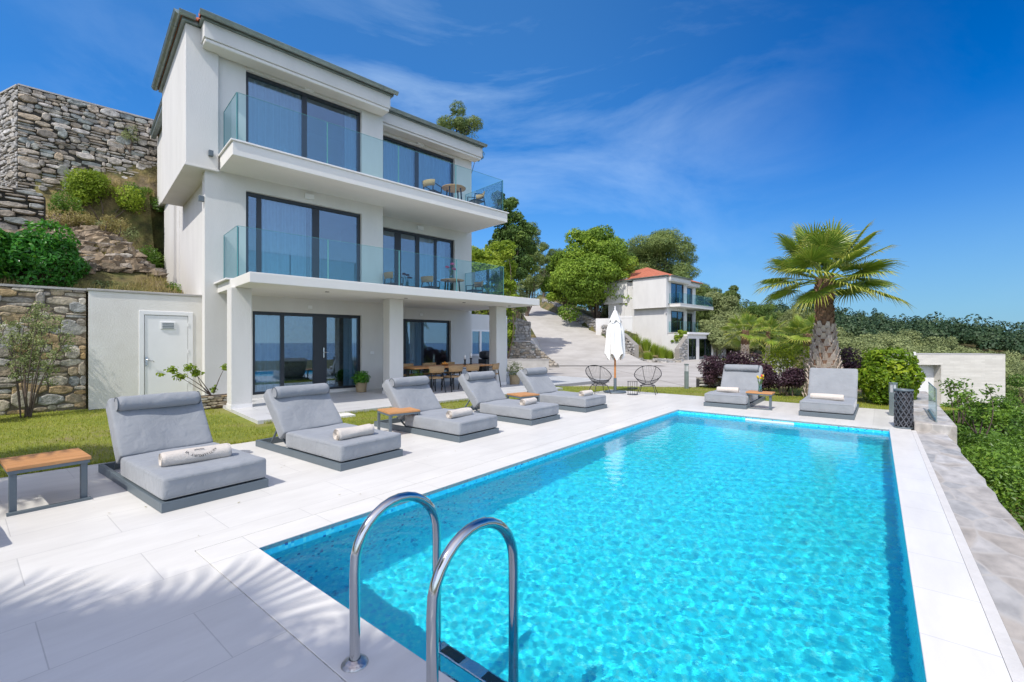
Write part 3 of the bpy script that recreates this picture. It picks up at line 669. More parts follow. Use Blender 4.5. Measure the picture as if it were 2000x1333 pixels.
# pillars, terrace and lights under the canopy of the near house
for x0, x1 in ((.20, .63), (4.20, 4.65), (8.35, 8.82)):
    p = MB(); p.box(x0, x1, -1.80, -1.40, .05, 2.858); p.build('pillar', MT['plaster'], H1, bevel=.012)
    p = MB(); p.box(x0-.008, x1+.008, -1.808, -1.392, .03, .15); p.build('plinth', MT['coping'], H1)
for x, y in ((2.2, -2.3), (4.5, -2.2), (6.6, -2.2), (8.6, -2.2)):
    p = MB(); p.lathe([(.001, 2.857), (.055, 2.857), (.055, 2.85), (.001, 2.85)], 16, x, y); p.build('ceiling_spotlight', MT['black'], H1)
for x, z in ((4.55, 1.25), (2.6, 2.62), (7.0, 2.62)):
    p = MB(); yy = 0 if x < 4.9 else .95; p.box(x-.06, x+.06, yy-.03, yy-.002, z-.045, z+.045); p.build('wall_socket', MT['white'], H1)
# side annex with white window beyond the right corner
an = MB(); wall_with_holes(an, 9.45, 12.6, 2.2, 0, 2.84, [(10.35, 11.95, .95, 2.15)], thick=.2)
an.add([(12.6,2.2,0),(12.6,6,0),(12.6,6,2.84),(12.6,2.2,2.84)], [(0,1,2,3)]); an.add([(9.45,2.2,2.84),(12.6,2.2,2.84),(12.6,6,2.84),(9.45,6,2.84)], [(0,1,2,3)])
an.build('annex_wall', MT['plaster'], H1)
f = MB(); f.box(10.35, 11.95, 2.16, 2.22, 2.07, 2.15); f.box(10.35, 11.95, 2.13, 2.22, .95, 1.05); f.box(10.35, 10.43, 2.16, 2.22, 1.05, 2.07); f.box(11.87, 11.95, 2.16, 2.22, 1.05, 2.07); f.box(10.85, 10.97, 2.16, 2.22, 1.05, 2.07)
fr = f.build('window', MT['white'], H1); fr['label'] = 'small white framed window of the annex'
p = MB(); p.box(10.43, 11.87, 2.19, 2.20, 1.05, 2.07); p.build('pane', MT['winglass'], fr)
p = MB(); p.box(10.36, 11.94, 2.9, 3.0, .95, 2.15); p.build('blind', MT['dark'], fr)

# terrace paving in front of the house (its own sheet, one step above the lawn)
tp = MB(); tp.box(.2, 9.4, -3.95, -.0, -.1, .06); tp.box(4.95, 9.4, 0, .94, -.1, .06); tp.box(9.402, 13.5, -3.0, 2.19, -.1, .05)
terr = tp.build('terrace', paving('terrace_paving', (.62, .62, .61), rough=.4, mort=(.3,.3,.3))); terr.location = C0; terr.rotation_euler = (0,0,HROT); tag(terr, kind='structure')
pd = MB(); pd.box(.5, 2.0, -4.35, -3.952, -.1, .03)
pdo = pd.build('stepping_pavement', MT['coping'], bevel=.005); pdo.location = C0; pdo.rotation_euler = (0,0,HROT); tag(pdo, kind='structure')

# second villa
H2 = house('white villa with red hipped tile roof farther up the drive', Vector((17.72, 52, -.45)), first=False)
o = MB(); wall_with_holes(o, -1.2, 5.4, -3.0, 0, 2.86, [(-1.0, .9, .1, 2.4), (1.6, 4.9, .1, 2.4)], thick=.2)
o.add([(5.4,-3,0),(5.4,0,0),(5.4,0,2.86),(5.4,-3,2.86)], [(0,1,2,3)]); o.add([(-1.2,-3,0),(-1.2,0,0),(-1.2,0,2.86),(-1.2,-3,2.86)], [(3,2,1,0)])
o.build('ground_floor_wall', MT['plaster'], H2)
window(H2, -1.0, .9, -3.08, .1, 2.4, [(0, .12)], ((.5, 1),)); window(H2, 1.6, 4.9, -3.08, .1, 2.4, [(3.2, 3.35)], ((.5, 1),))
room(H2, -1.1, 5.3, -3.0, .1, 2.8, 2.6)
p = MB(); p.box(-1.4, 9.6, -3.25, -3.021, 2.861, 3.084); p.build('terrace_slab', MT['coping'], H2, bevel=.01)
# ================================================================== walls, yard, road
def rubble(name, x0, x1, z0, z1, mat, parent, hs=(.10,.24), ws=(.18,.6), gap=.018, depth=.05, seed=1, wav=.03, flat=.0, tall=.14):
    """irregular coursed stones on the plane y=0 facing -y; z0,z1: number or function of x"""
    rg = np.random.default_rng(seed); f0 = z0 if callable(z0) else (lambda x: z0); f1 = z1 if callable(z1) else (lambda x: z1)
    xs = np.linspace(x0, x1, 50); zmin = min(f0(x) for x in xs); zmax = max(f1(x) for x in xs)
    C = []; z = zmin
    while z < zmax:
        h = rg.uniform(*hs); x = x0
        while x < x1 - .02:
            wd = rg.uniform(*ws) * (h / hs[1] * .5 + .6); xb = min(x + wd, x1)
            if x1 - xb < ws[0] * .6: xb = x1
            xm = (x+xb)/2; zo = wav*sin(xm*1.9+z*2)+wav*.6*sin(xm*4.3+z*5)
            hh = h * (1 + (rg.random() < tall) * rg.uniform(.4, .9))
            if rg.random() < .25 and hh == h:      # split the stone in two thin ones
                k = rg.uniform(.35, .65); parts = [(z, h*k), (z+h*k, h*(1-k))]
            else: parts = [(z, hh)]
            for za, hq in parts:
                a, b = za+zo, min(za+zo+hq, f1(xm))
                if b - a > hs[0]*.35 and a >= f0(xm) - hs[1]: C.append((x, xb, a, b, depth*rg.uniform(.25, 1.2)*(1.25 if hh > h else 1), rg.random()))
            x = xb
        z += h
    C = np.array(C); n = len(C)
    ax = np.array([-1,-.35,.45,1,1,.4,-.4,-1.]); az = np.array([-.55,-1,-1,-.5,.5,1,1,.6])
    cx = (C[:,0]+C[:,1])/2; cz = (C[:,2]+C[:,3])/2; hw = (C[:,1]-C[:,0])/2-gap/2; hh = (C[:,3]-C[:,2])/2-gap/2
    hw = np.maximum(hw, .01); hh = np.maximum(hh, .01)
    jx = rg.normal(0, .07, (n,8)); jz = rg.normal(0, .09, (n,8))
    px = np.clip(ax+jx, -1.02, 1.02)*hw[:,None]; pz = np.clip(az+jz, -1.03, 1.03)*hh[:,None]
    tilt = rg.normal(0, .10, (n,2))
    rings = []
    ins = np.minimum(.022, np.minimum(hw, hh)*.35)[:,None]
    for s, dep in ((0, 0.), (0, .62), (1, 1.)):
        k = s*ins; qx = px - np.sign(px)*np.minimum(k, np.abs(px)*.6); qz = pz - np.sign(pz)*np.minimum(k, np.abs(pz)*.6)
        y = -C[:,4][:,None]*dep*(1 - .0) - (tilt[:,0:1]*qx+tilt[:,1:2]*qz)*(dep > 0) * .5
        rings.append(np.stack([cx[:,None]+qx, y if dep else np.full_like(qx, .02), cz[:,None]+qz], -1))
    V = np.concatenate(rings, 1).reshape(-1, 3); base = (np.arange(n)*24)[:,None]
    F = []
    for r in (0, 1):
        for k in range(8): F.append(np.concatenate([base+r*8+k, base+r*8+(k+1)%8, base+(r+1)*8+(k+1)%8, base+(r+1)*8+k], 1))
    for a_, b_, c_, d_ in ((0,1,2,3),(0,3,4,7),(4,5,6,7)): F.append(np.concatenate([base+16+a_, base+16+b_, base+16+c_, base+16+d_], 1))
    F = np.concatenate(F, 0); R = np.tile(C[:,5], F.shape[0]//n)
    return np_mesh(name, V, F, R, mat, parent)
ST1 = stone('warm_schist', [(.22,.20,.17),(.52,.46,.36),(.40,.31,.19),(.50,.34,.16),(.27,.28,.27),(.58,.54,.46),(.42,.34,.24)], .7, 26)
ST2 = stone('grey_schist', [(.23,.21,.18),(.53,.47,.39),(.38,.35,.30),(.27,.30,.28),(.60,.55,.49),(.44,.37,.28),(.29,.25,.20),(.50,.40,.28),(.33,.36,.33)], .8, 18)
ST3 = stone('pale_stone', [(.32,.31,.29),(.50,.48,.45),(.40,.36,.30),(.28,.28,.27),(.55,.53,.50)], .8, 14)
MORTAR = M('dark_mortar', (.06,.055,.045), .95, var=.4, vs=12, bump=.6, bs=30)
MORTAR2 = M('pale_mortar', (.30,.28,.25), .95, var=.3, vs=12, bump=.6, bs=30)
MORTAR3 = M('brown_mortar', (.20,.165,.12), .95, var=.4, vs=12, bump=.6, bs=30)
CONC = M('concrete', (.47,.455,.43), .85, col2=(.36,.345,.32), vs=1.3, detail=10, bump=.35, bs=25)

def stonewall(label, loc, rotz, x0, x1, z0, z1, mat, core=.4, cap=None, seed=1, group=None, capmat=None, mortar=None, **k):
    t = thing('stone_wall', label, 'wall', loc, rotz, group)
    rubble('stone_facing', x0, x1, z0, z1, mat, t, seed=seed, **k)
    f0 = z0 if callable(z0) else (lambda x: z0); f1 = z1 if callable(z1) else (lambda x: z1)
    mb = MB(); n = 12
    for i in range(n):
        a, b = x0+(x1-x0)*i/n, x0+(x1-x0)*(i+1)/n
        mb.add([(a,.0,f0(a)-.3),(b,.0,f0(b)-.3),(b,core,f0(b)-.3),(a,core,f0(a)-.3),(a,.0,f1(a)-.01),(b,.0,f1(b)-.01),(b,core,f1(b)-.01),(a,core,f1(a)-.01)],
               [(4,5,6,7),(0,1,5,4),(2,3,7,6)]+([(3,0,4,7)] if i == 0 else [])+([(1,2,6,5)] if i == n-1 else []))
    mb.build('wall_core', mortar or MORTAR, t)
    if cap:
        mb = MB()
        for i in range(n):
            a, b = x0+(x1-x0)*i/n, x0+(x1-x0)*(i+1)/n
            mb.add([(a,-cap,f1(a)),(b,-cap,f1(b)),(b,core+.02,f1(b)),(a,core+.02,f1(a)),(a,-cap,f1(a)+.05),(b,-cap,f1(b)+.05),(b,core+.02,f1(b)+.05),(a,core+.02,f1(a)+.05)],
               [(3,2,1,0),(4,5,6,7),(0,1,5,4),(2,3,7,6)]+([(3,0,4,7)] if i == 0 else [])+([(1,2,6,5)] if i == n-1 else []))
        mb.build('wall_cap', capmat or CONC, t)
    return t
stonewall('brown stone garden wall left of the white shed', HW(0,-1.12), HROT, -8.5, -2.2, 0, lambda x: 2.82, ST1, .5, cap=.05, seed=3, hs=(.09,.26), ws=(.14,.58), depth=.035, gap=.008, mortar=MORTAR3, tall=.25)
stonewall('tall grey stone retaining wall on the hill top left', HW(0,-9), HROT, -3.82, 7.0, lambda x: 5.2, lambda x: 10.32, ST2, .5, cap=.06, seed=5, hs=(.06,.21), ws=(.11,.55), depth=.08, gap=.014, wav=.07, tall=.25)
p = HW(-3.80, -9.0); 
stonewall('sunlit end of the tall hillside retaining wall', (p.x-3.6, p.y+1.66, 0), -.432, 0, 3.95, lambda x: 6.6, lambda x: 10.30, ST3, .5, cap=.06, seed=6, hs=(.07,.2), ws=(.12,.5), depth=.06, gap=.015)
stonewall('low broken stone terrace wall under the tall wall', HW(0,-5.6), HROT, -8, -3.05, lambda x: 4.5, lambda x: 5.95+.12*sin(x*3), ST2, .5, seed=8, hs=(.12,.28), ws=(.25,.7), depth=.12, gap=.035, wav=.06)
stonewall('rough stone footing wall above the white shed', HW(0,-3.1), HROT, -3.2, -1.2, lambda x: 2.6, lambda x: 4.05+.08*sin(x*4), ST1, .4, seed=9, hs=(.10,.22), ws=(.2,.5), depth=.07, gap=.02)

# white shed with door
S = thing('shed', 'white plastered shed with a white door against the stone wall', 'shed', HW(0, -.81), HROT)
mb = MB(); wall_with_holes(mb, -2.16, .128, 0, 0, 2.80, [(-1.24, -.13, .10, 2.38)], thick=.12)
mb.add([(-2.16,0,0),(-2.16,2.2,0),(-2.16,2.2,2.80),(-2.16,0,2.80)], [(3,2,1,0)]); mb.build('wall', M('weathered_plaster', (.76,.74,.69), .9, col2=(.66,.63,.57), vs=1.1, bump=.25, bs=30), S)
mb = MB(); mb.box(-2.19, .128, -.03, 2.3, 2.802, 2.86); mb.build('roof_slab', CONC, S, bevel=.01)
mb = MB(); mb.box(-1.24,-1.14,-.02,.06,.10,2.38); mb.box(-.23,-.13,-.02,.06,.10,2.38); mb.box(-1.14,-.23,-.02,.06,2.28,2.38); fr = mb.build('door_frame', MT['white'], S, bevel=.006)
mb = MB(); mb.box(-1.13,-.24,.0,.04,.11,2.27); dr = mb.build('door', MT['white'], S, bevel=.006)
mb = MB(); mb.box(-.82,-.50,-.022,-.001,1.92,2.12); v_ = mb.build('vent', MT['white'], dr, bevel=.008)
mb = MB()
for k in range(4): mb.box(-.78,-.54,-.034,-.023,1.945+k*.04,1.962+k*.04)
mb.build('louvre', MT['grey'], dr)
mb = MB(); mb.box(-1.115,-1.075,-.02,-.001,1.0,1.22); mb.tube([(-1.095,-.02,1.15),(-1.095,-.06,1.15),(-.97,-.062,1.12),(-.95,-.06,1.09)], .010, 6); mb.build('handle', MT['steel'], dr)
for z in (.5, 1.3, 2.0):
    mb = MB(); mb.tube([(-.235,-.025,z),(-.235,-.025,z+.1)], .012, 6); mb.build('hinge', MT['white'], dr)

# lawn sheet: everything flat left of and behind the deck; ground between deck, house and drive
lawnpoly = [PW(-10, bl(-10)+.02), PW(a1+.01, bl(a1)), PW(a1+.01, 4.2), PW(13.6, 5.2), Vector((11.2, 15.6, 0)), Vector((8.2, 15.9, 0)), Vector((3.2, 16.55, 0)), Vector((1.2, 16.4, 0)), HW(9.2, 4.0), HW(9.0, .0), HW(0.2, -.2), HW(.1, -.85), HW(-2.3, -1.2), HW(-9, -1.2), HW(-14, 3)]
me = bpy.data.meshes.new('lawn'); me.from_pydata([(p.x, p.y, -.012) for p in lawnpoly], [], [tuple(range(len(lawnpoly)))[::-1]])
m, nt, b = newmat('lawn_ground'); L = nt.links.new; tc = nd(nt, 'ShaderNodeTexCoord')
na = nd(nt, 'ShaderNodeTexNoise'); na.inputs['Scale'].default_value = .9; na.inputs['Detail'].default_value = 8; na.inputs['Roughness'].default_value = .7
nb = nd(nt, 'ShaderNodeTexNoise'); nb.inputs['Scale'].default_value = 60; nb.inputs['Detail'].default_value = 3
L(tc.outputs['Object'], na.inputs['Vector']); L(tc.outputs['Object'], nb.inputs['Vector'])
ra = ramp(nt, [(.35, (.18, .24, .022)), (.5, (.28, .32, .035)), (.64, (.32, .30, .09)), (.74, (.36, .26, .12))])
rb_ = ramp(nt, [(.3, (.5, .5, .5)), (.7, (1.1, 1.1, 1.1))]); mx = nd(nt, 'ShaderNodeMix', data_type='RGBA', blend_type='MULTIPLY'); mx.inputs[0].default_value = 1
L(na.outputs['Fac'], ra.inputs[0]); L(nb.outputs['Fac'], rb_.inputs[0]); L(ra.outputs[0], mx.inputs[6]); L(rb_.outputs[0], mx.inputs[7]); L(mx.outputs[2], b.inputs['Base Color']); b.inputs['Roughness'].default_value = .95
bp = nd(nt, 'ShaderNodeBump'); bp.inputs['Strength'].default_value = 1; bp.inputs['Distance'].default_value = .03; L(nb.outputs['Fac'], bp.inputs['Height']); L(bp.outputs[0], b.inputs['Normal'])
tag(link('lawn', me, m), kind='structure')

# grass blades
def inpoly(x, y, P):
    c = np.zeros(len(x), bool); n = len(P)
    for i in range(n):
        ax_, ay_ = P[i][0], P[i][1]; bx_, by_ = P[i-1][0], P[i-1][1]
        m_ = ((ay_ > y) != (by_ > y)) & (x < (bx_-ax_)*(y-ay_)/((by_-ay_) if by_ != ay_ else 1e-9)+ax_); c ^= m_
    return c
def blades(name, x, y, z, h, wd, mat, seed, lean=.5, **k):
    rg = np.random.default_rng(seed); n = len(x); h = h*rg.uniform(.5, 1.3, n); an = rg.uniform(0, 2*pi, n); tl = rg.uniform(0, lean, n)
    dx, dy = np.cos(an), np.sin(an); sx, sy = -dy*wd/2, dx*wd/2
    b0 = np.stack([x-sx, y-sy, z], -1); b1_ = np.stack([x+sx, y+sy, z], -1)
    tp_ = np.stack([x+dx*h*tl, y+dy*h*tl, z+h*np.sqrt(np.maximum(.1, 1-tl*tl))], -1)
    V = np.stack([b0, b1_, tp_], 1).reshape(-1, 3); F = np.arange(3*n).reshape(n, 3)
    o = np_mesh(name, V, F, rg.random(n), mat); return tag(o, **k)
GRASS = foliage('grass_blade', [(0, (.18,.24,.015)), (.5, (.34,.38,.03)), (.8, (.48,.47,.08)), (1, (.50,.40,.16))], .4, .6, .7)
rg = np.random.default_rng(11); N = 150000
bx = rg.uniform(-11.5, 12, N); by = rg.uniform(4.3, 16.6, N)
keep = inpoly(bx, by, lawnpoly) & ((rg.random(N) < np.clip(9.5/by, .3, 1)**1.5))
bx, by = bx[keep], by[keep]
u_ = (bx-C0.x)*d1.x+(by-C0.y)*d1.y; v_ = (bx-C0.x)*dn.x+(by-C0.y)*dn.y
keep = ~((u_ > 0) & (u_ < 9.4) & (v_ < 3.97)) & ~((u_ > .1) & (u_ < 2) & (v_ < 4.37))
blades('grass', bx[keep], by[keep], np.full(keep.sum(), -.01), .042, .011, GRASS, 12, lean=.8, kind='stuff', label='short yellow green lawn grass between the pool deck and the villa', cat='grass')

# concrete yard (slightly falling away) and climbing road
yd = MB(); ys = [15.0, 16.5, 20, 26, 34, 44, 56, 62]
lft = [(-1.2,15.0),(-.9,16.5),(-.6,20),(-.4,26),(.2,34),(5,44),(12,56),(14,62)]; rgt = [(8.2,15.),(9,16.5),(11.5,20),(16,26),(21,34),(27,44),(34,56),(36,62)]
vs = []
for (lx,ly),(rx,ry) in zip(lft, rgt):
    for k in range(9): vs.append((lx+(rx-lx)*k/8, ly, float(yardz(np.array([ly]))[0])-.03))
yd.add(vs, [(r*9+k, r*9+k+1, (r+1)*9+k+1, (r+1)*9+k) for r in range(len(lft)-1) for k in range(8)])
m, nt, b = newmat('yard_concrete'); L = nt.links.new; tc = nd(nt, 'ShaderNodeTexCoord')
na = nd(nt, 'ShaderNodeTexNoise'); na.inputs['Scale'].default_value = .6; na.inputs['Detail'].default_value = 10; na.inputs['Roughness'].default_value = .7
L(tc.outputs['Object'], na.inputs['Vector']); ra = ramp(nt, [(.3, (.36,.33,.29)), (.5, (.45,.42,.375)), (.7, (.52,.495,.45))]); L(na.outputs['Fac'], ra.inputs[0])
br = nd(nt, 'ShaderNodeTexBrick'); br.offset = 0; br.inputs['Scale'].default_value = 1; br.inputs['Brick Width'].default_value = 6.5; br.inputs['Row Height'].default_value = 7.5; br.inputs['Mortar Size'].default_value = .03
br.inputs['Color1'].default_value = br.inputs['Color2'].default_value = (1,1,1,1); br.inputs['Mortar'].default_value = (.45,.43,.4,1)
L(tc.outputs['Object'], br.inputs['Vector']); mx = nd(nt, 'ShaderNodeMix', data_type='RGBA', blend_type='MULTIPLY'); mx.inputs[0].default_value = 1
L(ra.outputs[0], mx.inputs[6]); L(br.outputs['Color'], mx.inputs[7]); L(mx.outputs[2], b.inputs['Base Color']); b.inputs['Roughness'].default_value = .85
wv = nd(nt, 'ShaderNodeTexNoise'); wv.inputs['Scale'].default_value = 3; wv.inputs['Detail'].default_value = 6; mp = nd(nt, 'ShaderNodeMapping'); mp.inputs['Scale'].default_value = (.25, 2.5, 1)
L(tc.outputs['Object'], mp.inputs[0]); L(mp.outputs[0], wv.inputs['Vector'])
bp = nd(nt, 'ShaderNodeBump'); bp.inputs['Strength'].default_value = .5; bp.inputs['Distance'].default_value = .06; L(wv.outputs['Fac'], bp.inputs['Height']); L(bp.outputs[0], b.inputs['Normal'])
YARD = m
tag(yd.build('concrete_yard', YARD), kind='structure')
rd = MB(); vs = []; n = 60; acc = []
for i in range(n+1):
    t = i/n*(len(ROAD)-1); k = min(int(t), len(ROAD)-2); f = t-k
    p = [ROAD[k][j]*(1-f)+ROAD[k+1][j]*f for j in range(4)]; acc.append(p)
for i in range(n+1):
    q0, q1 = acc[max(0,i-2)], acc[min(n,i+2)]; dx, dy = q1[0]-q0[0], q1[1]-q0[1]; Lq = math.hypot(dx, dy); sx, sy = dy/Lq, -dx/Lq
    zs_ = sum(acc[min(n,max(0,i+j))][2] for j in (-2,-1,0,1,2))/5
    for k in range(-3, 4): vs.append((acc[i][0]+sx*k/3*acc[i][3], acc[i][1]+sy*k/3*acc[i][3], zs_ + .01))
rd.add(vs, [(i*7+k, i*7+k+1, (i+1)*7+k+1, (i+1)*7+k) for i in range(n) for k in range(6)], True)
ROADM = M('road_concrete', (.50,.475,.43), .85, col2=(.38,.355,.315), vs=.5, detail=10, bump=.5, bs=6)
tag(rd.build('road', ROADM), kind='structure')

# stone kerb wall along the right of the climbing road
def pathwall(label, pts, hgt, mat, seed, **k):
    """wall following world points (x,y,z); faces left of travel direction"""
    t = thing('stone_wall', label, 'wall', pts[0], 0)
    for i, (p, q) in enumerate(zip(pts[:-1], pts[1:])):
        p, q = Vector(p), Vector(q); d = q-p; Lw = math.hypot(d.x, d.y); an = atan2(d.y, d.x); sl_ = d.z/Lw
        sub = bpy.data.objects.new('wall_section', None); COL.objects.link(sub); sub.parent = t; sub.location = p - Vector(pts[0]); sub.rotation_euler = (0,0,an)
        rubble('stone_facing', 0, Lw, lambda x: sl_*x-.3, lambda x: sl_*x+hgt, mat, sub, seed=seed+i, **k)
        mb = MB(); mb.add([(0,0,-.4),(Lw,0,d.z-.4),(Lw,.4,d.z-.4),(0,.4,-.4),(0,0,hgt),(Lw,0,d.z+hgt),(Lw,.4,d.z+hgt),(0,.4,hgt)], [(4,5,6,7),(0,1,5,4),(2,3,7,6),(1,2,6,5),(3,0,4,7)])
        mb.build('wall_core', MORTAR2, sub)
    return t
pathwall('long stone wall climbing along the right of the drive', [(5.5,82,7.9),(8.4,65.6,5.0),(10.9,52.6,1.9),(11.2,46,.9),(11.3,42,-.2)], 1.5, ST3, 31, hs=(.2,.42), ws=(.3,.8), depth=.15, gap=.04)
stonewall('lower grey stone retaining wall beside the villa', (-.6, 32, 0), 0, -3, 3.9, lambda x: -.1, lambda x: 1.62 if x < 1.9 else max(.02, 1.6-(x-1.9)*.82), ST2, .8, seed=41, hs=(.10,.22), ws=(.15,.45), depth=.07, gap=.02, mortar=MORTAR2)
stonewall('upper stone retaining wall with cut corner below the drive', (-.6, 36, 0), 0, -3, 2.1, lambda x: 1.2, lambda x: 3.72 - max(0, x-.2)*.30, ST3, .8, seed=43, hs=(.12,.26), ws=(.18,.5), depth=.08, gap=.02, mortar=MORTAR2)
lw = MB(); lw.box(-1.5, 2.35, 29.0, 29.35, -.2, .45); lw.box(-1.6, 2.4, 28.97, 29.4, .452, .50); tag(lw.build('low_wall', CONC, bevel=.02), 'low pale concrete wall in front of the stone retaining wall', 'wall')
rp_ = MB(); rp_.add([(-2.6,32.75,1.60),(1.3,32.75,1.58),(3.2,32.9,.03),(3.0,40,.05),(2.85,46,1.08),(2.85,52,2.08),(1.5,44,2.0),(-2.6,36.05,1.75)], [(0,1,6,7),(1,2,3),(1,3,4),(1,4,5,6)]); tag(rp_.build('side_ramp', ROADM), kind='structure')

# pool-side stone capping wall and its lower face (pool frame local x=a, y=-b)
m, nt, b = newmat('flagstone_cap'); L = nt.links.new; tc = nd(nt, 'ShaderNodeTexCoord')
vo = nd(nt, 'ShaderNodeTexVoronoi', feature='F1'); vo.inputs['Scale'].default_value = 2.6; vo.inputs['Randomness'].default_value = .9
ve = nd(nt, 'ShaderNodeTexVoronoi', feature='DISTANCE_TO_EDGE'); ve.inputs['Scale'].default_value = 2.6; ve.inputs['Randomness'].default_value = .9
nz = nd(nt, 'ShaderNodeTexNoise'); nz.inputs['Scale'].default_value = 5; nz.inputs['Detail'].default_value = 9
mpz = nd(nt, 'ShaderNodeMapping'); mpz.inputs['Scale'].default_value = (.8, 1.5, 1)
dis = nd(nt, 'ShaderNodeMix', data_type='VECTOR'); dis.inputs[0].default_value = .06
L(tc.outputs['Object'], mpz.inputs[0]); L(mpz.outputs[0], nz.inputs['Vector']); L(mpz.outputs[0], dis.inputs[4]); L(nz.outputs['Color'], dis.inputs[5]); L(dis.outputs[1], vo.inputs['Vector']); L(dis.outputs[1], ve.inputs['Vector'])
sp = nd(nt, 'ShaderNodeSeparateColor'); L(vo.outputs['Color'], sp.inputs[0])
ra = ramp(nt, [(0, (.36,.36,.35)), (.4, (.45,.43,.40)), (.7, (.40,.36,.31)), (1, (.50,.49,.47))]); L(sp.outputs[0], ra.inputs[0])
nr = ramp(nt, [(.35, (.72,.72,.72)), (.65, (1.1,1.1,1.1))]); L(nz.outputs['Fac'], nr.inputs[0]); mx = nd(nt, 'ShaderNodeMix', data_type='RGBA', blend_type='MULTIPLY'); mx.inputs[0].default_value = 1
L(ra.outputs[0], mx.inputs[6]); L(nr.outputs[0], mx.inputs[7])
er = nd(nt, 'ShaderNodeMapRange'); er.inputs['From Max'].default_value = .05; L(ve.outputs['Distance'], er.inputs['Value'])
m2 = nd(nt, 'ShaderNodeMix', data_type='RGBA'); m2.inputs[6].default_value = (.44,.415,.375,1); L(er.outputs[0], m2.inputs[0]); L(mx.outputs[2], m2.inputs[7]); L(m2.outputs[2], b.inputs['Base Color']); b.inputs['Roughness'].default_value = .7
bp = nd(nt, 'ShaderNodeBump'); bp.inputs['Strength'].default_value = .35; bp.inputs['Distance'].default_value = .02; L(nz.outputs['Fac'], bp.inputs['Height']); L(bp.outputs[0], b.inputs['Normal'])
W_ = thing('parapet_wall', 'low stone parapet with flagstone top along the right edge of the pool', 'wall', P0, PROT)
mb = MB(); mb.box(-10, 9.50, -4.215, -4.153, -.3, -.004); splay(mb.build('kerb_strip', M('kerb_stone', (.66, .64, .60), .6, var=.12, vs=6, bump=.15), W_))
nseg = 60; mb = MB(); rgw = random.Random(5)
prev = None; vs = []
for i in range(nseg+1):
    a = -10+19.5*i/nseg; jb = 4.63+rgw.uniform(-.018, .018); z = -.012+rgw.uniform(-.004,.004)
    vs += [(a,-4.218,-.01),(a,-jb+.01,z),(a,-jb-.012,z-.02),(a,-jb-.01,-.09)]
mb.add(vs, [(4*i+k, 4*i+k+1, 4*i+5+k, 4*i+4+k)[::-1] for i in range(nseg) for k in range(3)]); mb.add([vs[-4], vs[-3], vs[-2], vs[-1], (9.5,-4.218,-.09)], [(0,1,2,3,4)])
splay(mb.build('flagstone_cap', m, W_))
mb = MB(); mb.box(9.502, 16.6, -4.75, -4.19, -.3, .14); mb.build('raised_cap', m, W_, bevel=.02)
fc = rubble('stone_facing', -10, 16.6, -2.6, lambda x: -.09 if x < 9.5 else -.31, ST2, W_, hs=(.12,.3), ws=(.2,.6), depth=.08, gap=.02, seed=51)
fc.rotation_euler = (0,0,pi); fc.location = (6.6,-4.56,0)
fc.rotation_euler = (0,0,0); fc.location = (0,-4.56,0)
mb = MB(); mb.box(-10, 16.6, -4.56, -4.2, -2.6, -.091); mb.build('wall_core', MORTAR, W_)
# white cube building on the slope to the right
BX = thing('annex_building', 'low pale brick clad outbuilding with recessed white doorway', 'building', (17.3, 20.2, 0), radians(-6))
m = paving('pale_split_stone', (.72,.69,.62), rough=.8, bw=.42, bh=.075, mort=(.60,.57,.50), msize=.004, var=.12)
m.node_tree.nodes['Brick Texture'].offset = .37
# map bricks on the vertical faces
mpn = m.node_tree.nodes.new('ShaderNodeMapping'); mpn.inputs['Rotation'].default_value = (pi/2, 0, 0)
for lk in [l for l in m.node_tree.links if l.from_node.type == 'TEX_COORD']: 
    m.node_tree.links.new(mpn.outputs[0], lk.to_socket)
m.node_tree.links.new(m.node_tree.nodes['Texture Coordinate'].outputs['Object'], mpn.inputs[0])
mb = MB(); wall_with_holes(mb, -.2, 4.15, 0, -3.4, 1.02, [(.05, 1.60, -3.0, .58)], thick=.5)
mb.add([(4.15,0,-3.4),(4.15,1.2,-3.4),(4.15,1.2,1.02),(4.15,0,1.02)], [(0,1,2,3)]); mb.add([(-.2,0,-3.4),(-.2,1.2,-3.4),(-.2,1.2,1.02),(-.2,0,1.02)], [(3,2,1,0)])
mb.build('wall', m, BX)
mb = MB(); mb.box(-.2, 4.15, .0, 1.2, 1.021, 1.07); mb.build('roof', CONC, BX)
mb = MB(); mb.box(.05, 1.6, .40, .5, -3.0, .58); mb.build('door', MT['white'], BX)
# low edging wall with a pot at the yard's corner
stonewall('knee high stone edging wall left of the purple hedge', (6.62, 16.1, 0), radians(-6), 0, 1.55, 0, .27, ST3, .35, cap=.03, seed=61, hs=(.07,.14), ws=(.12,.36), depth=.05, gap=.012, capmat=ST3)

# white garden wall and rock bed below the far villa
gw = MB(); gw.box(0, 4.2, 0, .25, -1.5, 1.25); gw.box(2.4, 4.2, -.02, .27, 1.252, 1.5); o = gw.build('garden_wall', MT['plaster'], bevel=.02); o.location = (9.9, 53.8, 3.1); o.rotation_euler = (0,0,radians(-12)); tag(o, 'white rendered garden wall behind the closed parasol', 'wall')
stonewall('pale stone wall right of the far villa lower windows', Vector((17.72,52,-.45))+d1*5.45+dn*3.02, HROT, 0, 3.6, -.3, lambda x: 2.82, ST3, .4, seed=81, hs=(.12,.28), ws=(.2,.6), depth=.06, gap=.03, mortar=MORTAR2)
stonewall('stone pier left of the far villa lower windows', Vector((17.72,52,-.45))-d1*3.2+dn*3.02, HROT, 0, 1.95, -.3, lambda x: 1.3+.7*x, ST3, .5, seed=82, hs=(.12,.28), ws=(.2,.6), depth=.06, gap=.03, mortar=MORTAR2)
rk = MB(); rr1 = random.Random(3)
